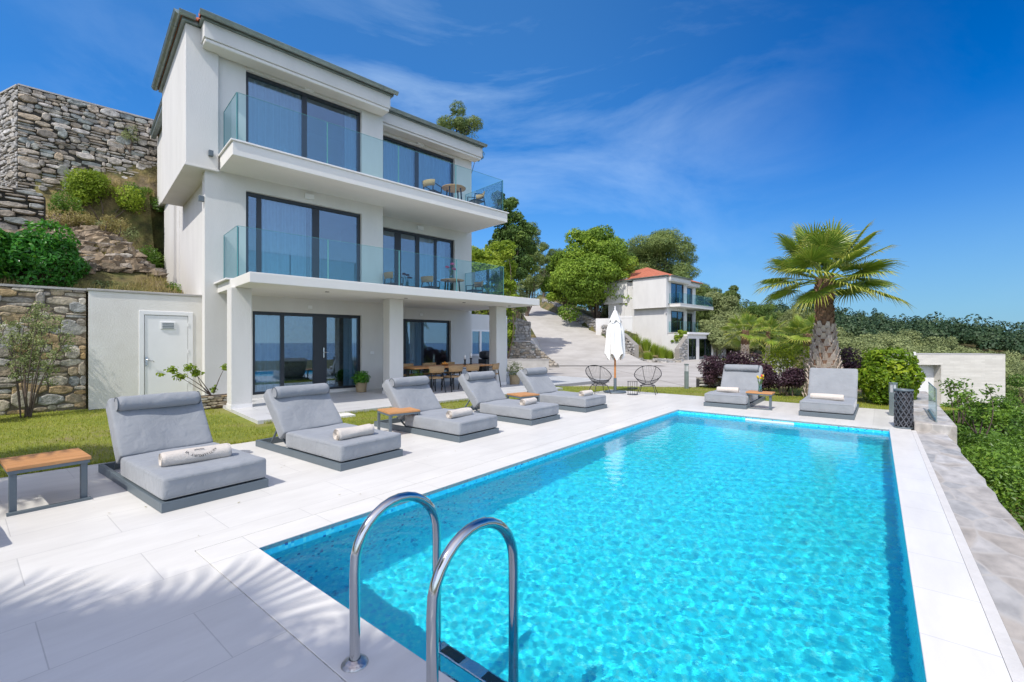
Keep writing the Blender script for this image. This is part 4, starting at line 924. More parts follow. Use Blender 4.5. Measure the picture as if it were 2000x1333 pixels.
for k in range(150):
    f = rr1.random(); px_ = 1195+125*f+rr1.uniform(-8,8); Yk = 45-2.0*f+rr1.uniform(-1.5,3.5); p = Vector(((px_-1000)/889*Yk, Yk, 0)); s_ = rr1.uniform(.12,.5)
    z = max(float(terrain(np.array([p.x]), np.array([p.y]))[0]), -.35)
    vs = [(p.x+s_*rr1.uniform(.7,1.5)*cos(a), p.y+s_*rr1.uniform(.6,1.2)*sin(a), z+h_*s_*.5+rr1.uniform(-.03,.05)) for h_ in (-.6,1.0) for a in [i*pi/3+rr1.uniform(-.2,.2) for i in range(6)]]
    rk.add(vs, [(0,1,2,3,4,5)[::-1], (6,7,8,9,10,11)]+[(i,(i+1)%6,6+(i+1)%6,6+i) for i in range(6)], r=rr1.random())
tag(rk.build('rock_bed', ST3), 'pale rocks bordering the planting bed by the drive', 'rocks', kind='stuff')

# longer tufts where the lawn meets the paving
rg = np.random.default_rng(77); n = 5200; ta = rg.uniform(-3, 12.2, n); tb = np.array([bl(a) for a in ta])-np.abs(rg.normal(0,.035,n))-.0
tx = P0.x+e1.x*ta+e2.x*tb; ty = P0.y+e1.y*ta+e2.y*tb; n2_ = 2600; tu = rg.uniform(.3, 9.3, n2_); tv = 3.97+np.abs(rg.normal(0,.03,n2_)); tx = np.concatenate([tx, C0.x+d1.x*tu+dn.x*tv]); ty = np.concatenate([ty, C0.y+d1.y*tu+dn.y*tv])
blades('edge_grass', tx, ty, np.full(len(tx), -.01), .075, .010, GRASS, 78, lean=.9, kind='stuff', label='longer grass tufts along the edge of the pool deck', cat='grass')
# ================================================================== furniture and small things
def cushion_mat():
    m, nt, b = newmat('grey_outdoor_fabric'); L = nt.links.new
    tc = nd(nt, 'ShaderNodeTexCoord'); n = nd(nt, 'ShaderNodeTexNoise'); n.inputs['Scale'].default_value = 3.5; n.inputs['Detail'].default_value = 4
    L(tc.outputs['Object'], n.inputs['Vector']); r = ramp(nt, [(.3, (.235,.25,.265)), (.7, (.275,.29,.305))]); L(n.outputs['Fac'], r.inputs[0]); L(r.outputs[0], b.inputs['Base Color'])
    b.inputs['Roughness'].default_value = .85; b.inputs['Sheen Weight'].default_value = .3
    n2 = nd(nt, 'ShaderNodeTexNoise'); n2.inputs['Scale'].default_value = 7; n2.inputs['Detail'].default_value = 3; n2.inputs['Distortion'].default_value = .6
    L(tc.outputs['Object'], n2.inputs['Vector']); bp = nd(nt, 'ShaderNodeBump'); bp.inputs['Strength'].default_value = .55; bp.inputs['Distance'].default_value = .035
    L(n2.outputs['Fac'], bp.inputs['Height']); L(bp.outputs[0], b.inputs['Normal'])
    return m
FAB = cushion_mat()
PIPE = M('piping', (.10,.12,.14), .8)
TOWEL = M('linen_towel', (.66,.60,.53), .95, var=.10, vs=14, bump=.5, bs=120)
INK = M('black_ink', (.02,.02,.025), .8)
LW, LL, SEAT = .97, 2.28, 1.38
def wrinkle(seed, amp=.006):
    r = random.Random(seed); W = [(r.uniform(3, 11), r.uniform(-9, 9), r.uniform(0, 6), r.uniform(.3, 1)) for _ in range(7)]
    def f(p):
        d = sum(c*sin(a*p.x+b*p.y+ph+1.2*sin(3*p.y+ph)) for a, b, ph, c in W)*amp
        return p + Vector((d*.4, 0, d if p.z > 0 else 0))
    return f
def lounger(label, loc, rotz, seed=0, pillow=True, ang=50, proto=None):
    """local: x across the width, y from the foot end towards the head, z up; origin at the foot's left corner"""
    t = thing('sun_lounger', label, 'sun lounger', loc, rotz, 'grey sun loungers round the pool')
    mb = MB(); h = .095
    mb.box(0, LW, 0, .045, 0, h); mb.box(0, LW, LL-.045, LL, 0, h); mb.box(0, .045, .045, LL-.045, 0, h); mb.box(LW-.045, LW, .045, LL-.045, 0, h)
    mb.box(.045, LW-.045, .045, SEAT+.02, .05, h-.004); mb.build('base_frame', MT['grey'], t, bevel=.004)
    mb = MB(); mb.rbox(LW/2, SEAT/2+.012, h+.118, LW-.02, SEAT, .215, .034, 14, wrinkle(seed, .0035)); mb.build('seat_cushion', FAB, t)
    mb = MB()
    for z_ in (h+.030, h+.195): mb.tube([(.012,.06,z_),(.012,SEAT-.03,z_)], .003, 4); mb.tube([(.05,.0105,z_),(LW-.05,.0105,z_)], .003, 4)
    mb.build('seam', FAB, t)
    th = radians(ang); Lb = .80; tk = .195
    piv = Vector((0, SEAT+.03, h+.215)); R = Matrix.Rotation(th, 3, 'X')
    mb = MB()
    wf = wrinkle(seed+5, .005)
    def bulge(p):
        p = wf(p); 
        return p
    c = piv + R @ Vector((LW/2, Lb/2, -tk/2)); mb.rbox(c.x, c.y, c.z, LW-.02, Lb, tk, .035, 14, bulge, R)
    bc = mb.build('back_cushion', FAB, t)
    for sx in (.10, LW-.10):
        mb = MB(); a_ = piv + R @ Vector((0, .06, -tk-.01)); b_ = piv + R @ Vector((0, .26, -tk-.01))
        mb.bar((sx, a_.y, a_.z), (sx, b_.y+.06, b_.z+.07), .03, .02); mb.bar((sx, b_.y, b_.z), (sx, min(LL-.1, b_.y+.26), .06), .028, .018); mb.bar((sx, SEAT+.05, .07), (sx, a_.y+.1, a_.z), .028, .018)
        mb.build('back_support', MT['grey'], t)
    if pillow:
        mb = MB(); n = 20; Lp = LW-.13; ctr = piv + R @ Vector((LW/2, Lb-.13, .045)); vs = []; r0 = .082
        K = 26
        for i in range(K+1):
            s = -Lp/2+Lp*i/K; rr = r0*(1-.0*(abs(s)/(Lp/2))**8)*(1+.02*sin(9*s+seed))
            if i in (0, K): rr *= .80
            for k in range(n):
                a = 2*pi*k/n; q = Vector((s, rr*1.12*cos(a), rr*sin(a)*.92))
                vs.append(ctr + R @ q)
        mb.add(vs, [(i*n+k, i*n+(k+1)%n, (i+1)*n+(k+1)%n, (i+1)*n+k) for i in range(K) for k in range(n)], True)
        mb.add(vs[:n], [tuple(range(n))[::-1]]); mb.add(vs[-n:], [tuple(range(n))])
        pl = mb.build('head_roll', FAB, t)
        mb = MB()
        for s in (-Lp/2, Lp/2): mb.tube([ctr + R @ Vector((s*.998, r0*.93*1.08*cos(2*pi*k/16), r0*.93*.9*sin(2*pi*k/16))) for k in range(16)], .006, 5, closed=True)
        mb.build('piping', PIPE, pl)
    return t
def towel(label, loc, rotz, text=False, r=.058, Lt=.52, seed=0):
    """rolled towel lying along local x, resting at z=0"""
    mb = MB(); n = 28; K = 34; vs = []; rg = random.Random(seed); ph = [rg.uniform(0, 6) for _ in range(4)]
    for i in range(K+1):
        s = -Lt/2+Lt*i/K; e = abs(s)/(Lt/2); end = .90 if i in (0, K) else 1
        for k in range(n):
            a = 2*pi*k/n; rr = r*end*(1+.035*sin(2*a+ph[0]+s*7)+.025*sin(5*a+ph[1]+11*s)+.03*sin(13*s+ph[2]))
            z = rr*sin(a); z = max(z, -r*.80); vs.append((s, rr*1.12*cos(a), z+r*.80))
    mb.add(vs, [(i*n+k, i*n+(k+1)%n, (i+1)*n+(k+1)%n, (i+1)*n+k) for i in range(K) for k in range(n)], True)
    # spiral of cloth seen at both ends
    for s, fl in ((-Lt/2, 1), (Lt/2, -1)):
        rings = []
        for j in range(9):
            q = 1-j/8; dd = (.012 if j % 2 else -.004)
            rings.append([(s+fl*(dd+.006*(1-q)), .9*r*q*1.12*cos(2*pi*k/n), max(.9*r*q*sin(2*pi*k/n), -r*.78)+r*.80) for k in range(n)])
        vv = [p for rg_ in rings for p in rg_]
        mb.add(vv, [(j*n+k, j*n+(k+1)%n, (j+1)*n+(k+1)%n, (j+1)*n+k)[::fl] for j in range(8) for k in range(n)], False)
    o = mb.build('rolled_towel', TOWEL); o.location = loc; o.rotation_euler = (0, 0, rotz)
    tag(o, label, 'towel', 'rolled towels on the loungers', 'thing')
    if text:
        def glyphs(s, size, bendr, x0, ang0, flip=True):
            cu = bpy.data.curves.new('t', 'FONT'); cu.body = s; cu.size = size; cu.align_x = 'CENTER'; ob = bpy.data.objects.new('t', cu); COL.objects.link(ob)
            bpy.context.view_layer.update(); dg = bpy.context.evaluated_depsgraph_get(); me = bpy.data.meshes.new_from_object(ob.evaluated_get(dg))
            bpy.data.objects.remove(ob); out_ = []
            for v in me.vertices:
                x, y = v.co.x, v.co.y
                a = x/bendr; X_ = (bendr+y)*sin(a); Y_ = (bendr+y)*cos(a)-bendr      # arch
                X_, Y_ = -X_, -Y_                                                     # upside down as it lies
                al = ang0 + Y_/r; sx_ = x0+X_; aa = pi-al; rr = r*(1+.035*sin(2*aa+ph[0]+sx_*7)+.025*sin(5*aa+ph[1]+11*sx_)+.03*sin(13*sx_+ph[2]))+.0022
                out_.append((sx_, -rr*1.13*cos(al), rr*sin(al)+r*.80))
            return out_, [tuple(p.vertices) for p in me.polygons]
        tb = MB(); V_, F_ = glyphs('AKTI LUXURY  VI', .038, .17, .03, radians(14)); tb.add(V_, F_); tb.build('lettering', INK, o)
        # small emblem above the lettering: a boat-like mark of two strokes
        eb = MB(); pts = [(-.045,.0),(-.02,.007),(0,.002),(.02,.007),(.045,0)]
        for (xa, ya), (xb, yb) in zip(pts[:-1], pts[1:]):
            q = []
            for x_, y_ in ((xa, ya-.003), (xb, yb-.003), (xb, yb+.003), (xa, ya+.003)):
                al = radians(52)+y_/r; q.append((x_+.01, -r*1.25*cos(al), r*1.11*sin(al)+r*.80))
            eb.add(q, [(0,1,2,3)])
        al = radians(52); eb.build('emblem', INK, o)
    return o
topz = .095+.118+.108
# five along the left side (front-left corners measured on the deck), two at the far end
row = [((-3.26, 4.233), 53.3, 'nearest grey sun lounger, carrying the towel with lettering', True),
       ((-2.11, 5.60), 53.0, 'second grey sun lounger from the camera, between the two wooden stools', True),
       ((-.83, 7.20), 51.5, 'third grey sun lounger of the long row, right of the square side table', True),
       ((.37, 8.66), 50.0, 'fourth grey sun lounger of the long row, left of the small far side table', True),
       ((1.66, 10.25), 49.0, 'fifth grey sun lounger of the row, the one nearest the closed parasol', True)]
LG = []
for i, ((x, y), rz, lb, pw) in enumerate(row):
    LG.append(lounger(lb, (x, y, 0), radians(rz), seed=i*3+1, ang=52 if i == 0 else 49))
far = [((4.78, 11.36), -PROT+radians(0), 'grey lounger with head roll at the far end, beside the purple hedge', True), ((6.22, 9.88), 0, 'grey lounger without a head roll, under the big palm', False)]
for i, ((x, y), rz, lb, pw) in enumerate(far):
    LG.append(lounger(lb, (x, y, 0), -(pi/2-PROT), seed=40+i*3, pillow=pw, ang=56))
stub = lounger('grey lounger at the left edge, only its foot end in the picture', (-4.62, 2.62, 0), radians(53.5), seed=77)
def ontop(k, fx, fy, dr=0): 
    l = LG[k]; R = Matrix.Rotation(l.rotation_euler.z, 3, 'Z'); p = l.location + R @ Vector((fx, fy, topz)); return (p.x, p.y, p.z-.002), l.rotation_euler.z+dr
def put_towel(k, fx, fy, label, dr=0., **kw):
    p, rz = ontop(k, fx, fy, dr); return towel(label, p, rz, seed=k, **kw)
put_towel(0, .45, .50, 'rolled linen towel with black curved lettering on the nearest lounger', -.10, text=True, r=.080, Lt=.62)
put_towel(1, .42, .34, 'plain rolled white towel on the second lounger', -.03, r=.078)
put_towel(2, .44, .44, 'plain rolled white towel on the third lounger of the row', .02, r=.072, Lt=.50)
put_towel(3, .50, .46, 'short rolled white towel on the fourth lounger of the row', .04, r=.070, Lt=.42)
put_towel(4, .50, .30, 'rolled white towel on the lounger nearest the parasol', .0, r=.070, Lt=.42)
put_towel(5, .42, .60, 'rolled white towel on the far lounger beside the purple hedge', .02, r=.072, Lt=.50)
put_towel(6, .46, .62, 'rolled white towel on the far lounger under the palm', .0, r=.072, Lt=.60)

def slat_top(mb, x0, x1, y0, y1, z0, z1, n):
    w_ = (y1-y0)/n
    for k in range(n): mb.box(x0, x1, y0+k*w_+.002, y0+(k+1)*w_-.002, z0, z1, r=rng.random())
def bench(label, loc, rotz, Lx, Ly, h, n=5, cat='side table', group='teak topped side tables by the loungers'):
    t = thing('side_table', label, cat, loc, rotz, group)
    mb = MB(); slat_top(mb, 0, Lx, 0, Ly, h-.032, h, n); mb.build('table_top', MT['wood'], t, bevel=.003)
    mb = MB(); z = h-.034
    mb.box(.01, Lx-.01, .01, .035, z-.03, z); mb.box(.01, Lx-.01, Ly-.035, Ly-.01, z-.03, z); mb.box(.01,.035,.035,Ly-.035,z-.03,z); mb.box(Lx-.035,Lx-.01,.035,Ly-.035,z-.03,z)
    mb.build('top_frame', MT['grey'], t)
    for x in (.02, Lx-.07):
        mb = MB(); mb.box(x, x+.05, .05, .11, .0, z-.031); mb.build('leg', MT['grey'], t, bevel=.003)
    mb = MB(); mb.box(.0, Lx, -.01, .049, 0, .022); mb.build('foot_bar', MT['grey'], t)
    return t
bench('long teak stool with grey metal legs at the left edge of the deck', (-4.62, 4.16, 0), radians(53), .58, .60, .44)
def sqtable(label, loc, rotz, a=.50, h=.40):
    t = thing('side_table', label, 'side table', loc, rotz, 'teak topped side tables by the loungers')
    mb = MB(); slat_top(mb, 0, a, 0, a, h-.03, h, 6); mb.build('table_top', MT['wood'], t, bevel=.003)
    mb = MB(); z = h-.032
    for q in ((.0,a,0,.03),(.0,a,a-.03,a),(0,.03,.03,a-.03),(a-.03,a,.03,a-.03)): mb.box(*q, z-.03, z)
    mb.build('top_frame', MT['grey'], t)
    for x, y in ((0,0),(a-.04,0),(0,a-.04),(a-.04,a-.04)):
        mb = MB(); mb.box(x,x+.04,y,y+.04,0,z-.031); mb.build('leg', MT['grey'], t)
    return t
sqtable('square teak side table between the second and third loungers', (-2.05, 7.62, 0), radians(37), .56, .41)
sqtable('small teak side table between the fourth and fifth loungers', (.20, 10.05, 0), radians(37), .54, .41)
ft = bench('teak side table holding a vase of yellow tulips', (5.62, 10.95, 0), -(pi/2-PROT), .56, .42, .40)
# vase of tulips
vp = Vector((5.62, 10.95, 0)) + Matrix.Rotation(-(pi/2-PROT), 3, 'Z') @ Vector((.28, .18, .40))
va = thing('flower_vase', 'clear vase of yellow tulips on the side table between the far loungers', 'vase', vp)
mb = MB(); mb.lathe([(.001,.0),(.045,.002),(.048,.02),(.036,.10),(.040,.20),(.037,.20),(.033,.10),(.044,.02),(.001,.006)], 20); mb.build('glass', glassmat('vase_glass', (.75,.90,.85), .08), va)
TUL = M('tulip_petal', (.80,.55,.02), .5, var=.3, vs=30); TULR = M('red_tulip', (.55,.05,.04), .5); STEM = foliage('stem_green', [(0,(.05,.14,.02)),(1,(.12,.26,.05))], .2)
for k in range(7):
    a = k*2.4; q = Vector((.06*cos(a), .06*sin(a), .30+.03*(k % 3))); mb = MB(); mb.tube([(.01*cos(a+3), .01*sin(a+3), .02), q*.6, q], .004, 5); mb.build('stem', STEM, va)
    mb = MB(); mb.lathe([(.002, q.z-.01),(.020, q.z+.01),(.024, q.z+.03),(.014, q.z+.055),(.004, q.z+.06)], 9, q.x, q.y); mb.build('tulip', TULR if k == 2 else TUL, va)
for k in range(5):
    a = k*1.3+.4; mb = MB(); mb.add([(0,0,.15),(.05*cos(a)-.012*sin(a),.05*sin(a)+.012*cos(a),.24),(.11*cos(a),.11*sin(a),.28),(.05*cos(a)+.012*sin(a),.05*sin(a)-.012*cos(a),.24)], [(0,1,2,3)]); mb.build('leaf', STEM, va)

# pool ladder: x=a, y=-b local to the pool
Ld = thing('pool_ladder', 'polished steel pool ladder with two hooped handrails at the near edge', 'pool ladder', P0, PROT)
for b_ in (1.72, 2.30):
    pts = [(-.235, -b_, 0.0)]; pts += [(-.235+.0*k, -b_, .05+.40*k/4) for k in range(5)]
    z0_, rad_ = .485, .268
    pts += [(.033-rad_*cos(pi*k/16), -b_, z0_+rad_*sin(pi*k/16)) for k in range(1, 16)]
    pts += [(.301, -b_, .45-.30*k) for k in range(0, 6)]
    mb = MB(); mb.tube(pts, .0255, 20); rl = mb.build('handrail', MT['steel'], Ld)
    mb = MB(); mb.lathe([(.028,.030),(.040,.026),(.060,.012),(.066,.003),(.066,.0025)], 28, -.235, -b_); mb.build('flange', M('brushed_flange', (.58,.57,.56), .3, metal=1, bump=.4, bs=40, var=.3, vs=30) if b_ < 2 else bpy.data.materials['brushed_flange'], rl)
for z in (-.26, -.56, -.86):
    mb = MB(); mb.box(.262, .345, -2.29, -1.73, z-.02, z); tr = mb.build('tread', MT['steel'], Ld, bevel=.006)
    for y0_ in (-2.25, -1.93):
        mb = MB(); mb.box(.275, .332, y0_, y0_+.15, z+.001, z+.006); mb.build('grip_pad', MT['black'], tr, bevel=.002)
# skimmer slot at the far wall
sk = MB(); sk.box(PL_-.012, PL_-.002, -2.35, -1.45, -.15, -.05); o = sk.build('skimmer', MT['white'], bevel=.003); o.location = P0; o.rotation_euler = (0,0,PROT); tag(o, 'white skimmer slot in the far wall of the pool', 'skimmer', kind='thing')

# closed parasol
U = Vector((3.25, 14.35, 0)); um = thing('parasol', 'closed cream parasol on a wooden pole between the two string chairs', 'parasol', U)
mb = MB(); mb.lathe([(.001,.0),(.33,.0),(.345,.012),(.345,.035),(.33,.045),(.05,.05),(.001,.05)], 36); mb.build('base_plate', MT['grey'], um)
mb = MB(); mb.tube([(0,0,.045),(0,0,.46)], .047, 14); mb.build('socket', MT['grey'], um)
mb = MB(); mb.tube([(0,0,.45),(0,0,2.55)], .030, 12); mb.build('pole', M('orange_varnished_wood', (.62,.24,.06), .4, var=.3, vs=4), um)
CAN = M('parasol_canvas', (.80,.79,.76), .9, var=.04, vs=5, bump=.2, bs=40)
mb = MB(); K, n = 26, 72; vs = []
for i in range(K+1):
    f = i/K; z = 2.56-1.42*f
    base = .05+.19*min(1, f*2.4)**.8+.08*f
    for k in range(n):
        a = 2*pi*k/n; fold = .5+.5*cos(6*a+.5*sin(3*f)); fine = .5+.5*cos(17*a+4*f); rr = base*(.62+.38*fold*min(1, f*3)+.08*fine*f)
        zz = z-(.16*(1-fold)*max(0, f-.75)*4*.8 if f > .75 else 0)+(.09*fold*max(0, f-.8)*5 if f > .8 else 0)
        vs.append((rr*cos(a), rr*sin(a), zz))
mb.add(vs, [(i*n+k, i*n+(k+1)%n, (i+1)*n+(k+1)%n, (i+1)*n+k)[::-1] for i in range(K) for k in range(n)], True); mb.build('canopy', CAN, um)
mb = MB(); K = 8; vs = []
for i in range(K+1):
    f = i/K; z = 2.62-.34*f; base = .02+.20*f
    for k in range(n):
        a = 2*pi*k/n; fold = .5+.5*cos(6*a+.4); vs.append((base*(.8+.2*fold)*cos(a), base*(.8+.2*fold)*sin(a), z-.10*f*f*fold))
mb.add(vs, [(i*n+k, i*n+(k+1)%n, (i+1)*n+(k+1)%n, (i+1)*n+k)[::-1] for i in range(K) for k in range(n)], True); mb.build('vent_cap', CAN, um)
mb = MB(); mb.lathe([(.001,2.60),(.022,2.61),(.03,2.64),(.015,2.68),(.018,2.71),(.001,2.73)], 12); mb.build('finial', MT['white'], um)
for k in range(4):
    a = k*pi/2+.3; mb = MB(); mb.bar((.05*cos(a), .05*sin(a), 2.4), (.10*cos(a), .10*sin(a), 1.18-(.1 if k == 0 else 0)), .022, .03); mb.build('rib', MT['wood'], um)

# string chairs
CORD = M('black_cord', (.025,.026,.028), .7)
def acapulco(label, loc, rotz):
    t = thing('string_chair', label, 'chair', loc, rotz, 'black string chairs beside the parasol')
    def rim(a):      # egg shaped rim, tall at the back
        x = .40*cos(a); s = sin(a); y = .30*s+.06; z = .60+.27*s if s > 0 else .60+.17*s
        return Vector((x*(1+.05*s), y+.10*max(0, s), z-.02))
    def hub(a): return Vector((.13*cos(a), .03+.13*sin(a), .315+.015*sin(a)))
    N_ = 44; mb = MB(); mb.tube([rim(2*pi*k/N_) for k in range(N_)], .011, 8, closed=True); mb.build('rim', MT['black'], t)
    mb = MB(); mb.tube([hub(2*pi*k/20) for k in range(20)], .009, 6, closed=True); mb.build('hub_ring', MT['black'], t)
    mb = MB(); M_ = 46
    for k in range(M_):
        a = 2*pi*k/M_; p, q_ = rim(a), hub(a); mid = (p+q_)/2+Vector((0,0,-.045*(1-.2*sin(a)))); mb.tube([p, (p+mid)/2+Vector((0,0,-.012)), mid, (q_+mid)/2+Vector((0,0,-.008)), q_], .0034, 4, cap=False)
    for k in range(9):
        s = -.12+.03*k; hl = sqrt(max(.0, .13**2-s*s)); mb.tube([(s, .03-hl, .315), (s, .03+hl, .318)], .0034, 4, cap=False)
    mb.build('cords', CORD, t)
    for a in (radians(60), radians(120)):
        p, q_ = rim(a), hub(a); mb = MB(); mb.tube([p, (p+q_)/2+Vector((0,0,-.07)), q_], .008, 6); mb.build('brace', MT['black'], t)
    mb = MB(); mb.tube([(.22*cos(2*pi*k/20), .03+.20*sin(2*pi*k/20), .255) for k in range(20)], .009, 6, closed=True); mb.build('seat_ring', MT['black'], t)
    for sx, sy in ((-1,-1),(1,-1),(1,1),(-1,1)):
        mb = MB(); mb.tube([(sx*.10, .03+sy*.09, .31), (sx*.19, .03+sy*.16, .25), (sx*.27, .03+sy*.25, .0)], .010, 7); mb.build('leg', MT['black'], t)
    return t
acapulco('black string chair left of the parasol', (2.72, 14.1, 0), radians(28-14))
acapulco('black string chair right of the parasol', (4.15, 13.95, 0), radians(-24))
wt_ = thing('wire_table', 'small round black wire table between the string chairs', 'side table', (3.64, 13.75, 0))
for z, nm in ((.40, 'top_ring'), (.20, 'shelf'), (.01, 'bottom_ring')):
    mb = MB(); mb.tube([(.15*cos(2*pi*k/24), .15*sin(2*pi*k/24), z) for k in range(24)], .006, 5, closed=True)
    if nm == 'shelf': mb.lathe([(.001,.20),(.148,.20),(.148,.206),(.001,.206)], 24)
    mb.build(nm, MT['black'], wt_)
mb = MB()
for k in range(14): a = 2*pi*k/14; mb.tube([(.15*cos(a), .15*sin(a), .01), (.15*cos(a), .15*sin(a), .40)], .003, 4)
mb.build('wires', MT['black'], wt_)

# woven lantern basket
lt = thing('lantern', 'tall round lantern of woven grey strips at the pool corner', 'lantern', (7.27, 8.45, 0)); Rb, Hb = .138, .72
mb = MB()
for s in (1, -1):
    for k in range(11):
        a0_ = 2*pi*k/11
        pts = []
        for i in range(15):
            f = i/14; a = a0_+s*f*2.6; pts.append(Vector(((Rb-.004*(s > 0))*cos(a), (Rb-.004*(s > 0))*sin(a), .03+f*(Hb-.06))))
        for p, q_ in zip(pts[:-1], pts[1:]): mb.bar(p, q_, .016, .005, up=(p.x, p.y, 0))
for zc in (.10,.22,.34,.46,.58):
    mb.tube([(Rb*.985*cos(2*pi*k/26), Rb*.985*sin(2*pi*k/26), zc+.03*sin(k*3.1)) for k in range(26)], .006, 4, closed=True)
mb.build('woven_body', M('grey_rattan', (.10,.105,.12), .6, var=.3, vs=30), lt)
for z, nm in ((.0, 'bottom_rim'), (Hb-.03, 'top_rim')):
    mb = MB(); mb.lathe([(Rb-.012,z),(Rb+.006,z),(Rb+.006,z+.03),(Rb-.012,z+.03),(Rb-.012,z)], 32); mb.build(nm, MT['grey'], lt)
mb = MB(); mb.lathe([(.001,.02),(Rb-.02,.02),(Rb-.02,.68),(.001,.68)], 20); mb.build('inner_liner', M('dark_liner', (.03,.03,.035), .8), lt)
# bollard lights
def bollard(label, loc, h=.66, s=.09):
    t = thing('bollard_light', label, 'bollard light', loc, radians(8), 'grey bollard lights')
    mb = MB(); mb.box(-s/2, s/2, -s/2, s/2, 0, h*.70); mb.build('post', MT['zinc'], t, bevel=.004)
    mb = MB()
    for x, y in ((-1,-1),(1,-1),(1,1),(-1,1)): mb.box(x*s/2-.008*(x > 0), x*s/2+.008*(x < 0), y*s/2-.008*(y > 0), y*s/2+.008*(y < 0), h*.70+.001, h*.96)
    mb.build('cage', MT['zinc'], t)
    mb = MB(); mb.box(-s*.36, s*.36, -s*.36, s*.36, h*.70+.002, h*.955); mb.build('diffuser', M('frosted_lens', (.55,.56,.56), .3) if 'frosted_lens' not in bpy.data.materials else bpy.data.materials['frosted_lens'], t)
    mb = MB(); mb.box(-s/2-.003, s/2+.003, -s/2-.003, s/2+.003, h*.96, h); mb.build('cap', MT['zinc'], t, bevel=.003)
bollard('grey bollard light right behind the woven lantern', (8.25, 9.85, 0), .72, .10)
bollard('grey bollard light standing before the low stone edging', (6.02, 15.7, -.02), .86, .11)

# short glass screen on the raised cap
gs = thing('glass_screen', 'short frameless glass screen on the raised stone cap', 'glass screen', P0, PROT)
mb = MB(); mb.add([(9.75,-4.50,.15),(11.6,-4.50,.15),(11.6,-4.50,.74),(9.75,-4.50,.74)], [(0,1,2,3)]); mb.build('glass_panel', MT['rail'], gs)
mb = MB(); mb.bar((9.75,-4.5,.74),(11.6,-4.5,.74),.014,.014); mb.bar((9.75,-4.5,.15),(9.75,-4.5,.73),.016,.03); mb.bar((9.75,-4.5,.15),(11.6,-4.5,.15),.03,.03); mb.build('edge_frame', MT['zinc'], gs)
wp = MB(); wp.box(16.3, 16.37, -4.50, -4.43, .14, 1.30); o = wp.build('white_post', MT['white'], bevel=.005); o.location = P0; o.rotation_euler = (0,0,PROT); tag(o, 'slim white post behind the glass screen', 'post', kind='thing')

# ---------------- things of the house terrace and balconies (house frame local: x=u, y=w)
def HT(name, label, cat, u, v, z, rz=0, group=None): return thing(name, label, cat, HW(u, v, z), HROT+rz, group)
dt = HT('dining_table', 'long wooden dining table under the canopy', 'table', 4.95, 1.45, .07)
mb = MB(); slat_top(mb, 0, 3.1, -.48, .48, .70, .75, 5); mb.build('table_top', MT['wood'], dt, bevel=.006)
for x in (.25, 2.75):
    mb = MB(); mb.bar((x,-.38,0),(x,-.30,.70),.07); mb.bar((x,.38,0),(x,.30,.70),.07); mb.box(x-.035,x+.035,-.38,.38,.64,.699); mb.build('leg_frame', MT['black'], dt)
def dchair(label, u, v, rz, z=.065, group='wicker backed chairs at the dining table', back='wicker', lounge=False):
    t = HT('dining_chair', label, 'chair', u, v, z, rz, group); s = .23; sh = .45 if not lounge else .40
    mb = MB(); mb.rbox(0, 0, sh, .46, .45, .05, .02, 4); mb.build('seat', MT['wicker'] if not lounge else MT['black'], t)
    mb = MB(); K = 14; vs = []
    for i in range(K+1):
        a = -1.15+2.3*i/K; x, y = .27*sin(a), -.10-.16*cos(a)
        for zz, rr in ((sh+.16, .96), (sh+.36, 1.06)): vs.append((x*rr, y*rr, zz))
        for zz, rr in ((sh+.36, 1.10), (sh+.16, 1.0)): vs.append((x*rr*1.04, (y-.02)*rr, zz))
    mb.add(vs, [(4*i+k, 4*i+(k+1)%4, 4*i+4+(k+1)%4, 4*i+4+k) for i in range(K) for k in range(4)], True); mb.add([vs[0],vs[1],vs[2],vs[3]], [(0,1,2,3)]); mb.add(vs[-4:], [(3,2,1,0)])
    mb.build('backrest', MT['wicker'], t)
    for sx in (-1, 1):
        mb = MB(); mb.bar((sx*.20,.20,sh),(sx*.24,.25,0),.025); mb.build('leg', MT['black'], t)
        mb = MB(); mb.bar((sx*.20,-.20,sh+.2),(sx*.24,-.30,0),.025); mb.build('leg', MT['black'], t)
        mb = MB(); mb.bar((sx*.25,-.14,sh+.24),(sx*.25,.20,sh+.20),.028,.02); mb.bar((sx*.25,.20,sh+.2),(sx*.22,.21,sh),.022); mb.build('armrest', MT['black'], t)
    return t
for k, (u, lb) in enumerate(((5.45, 'leftmost wicker chair on the pool side of the dining table'), (6.15, 'second wicker chair on the pool side of the dining table'), (6.82, 'third wicker chair on the pool side of the dining table'))):
    dchair(lb, u, 2.18, 0)
dchair('wicker chair turned out at the right end of the dining table', 7.75, 2.15, .5)
for k, u in enumerate((5.5, 6.4, 7.2)): dchair(('leftmost', 'middle', 'rightmost')[k]+' chair on the window side of the dining table', u, .72, pi)
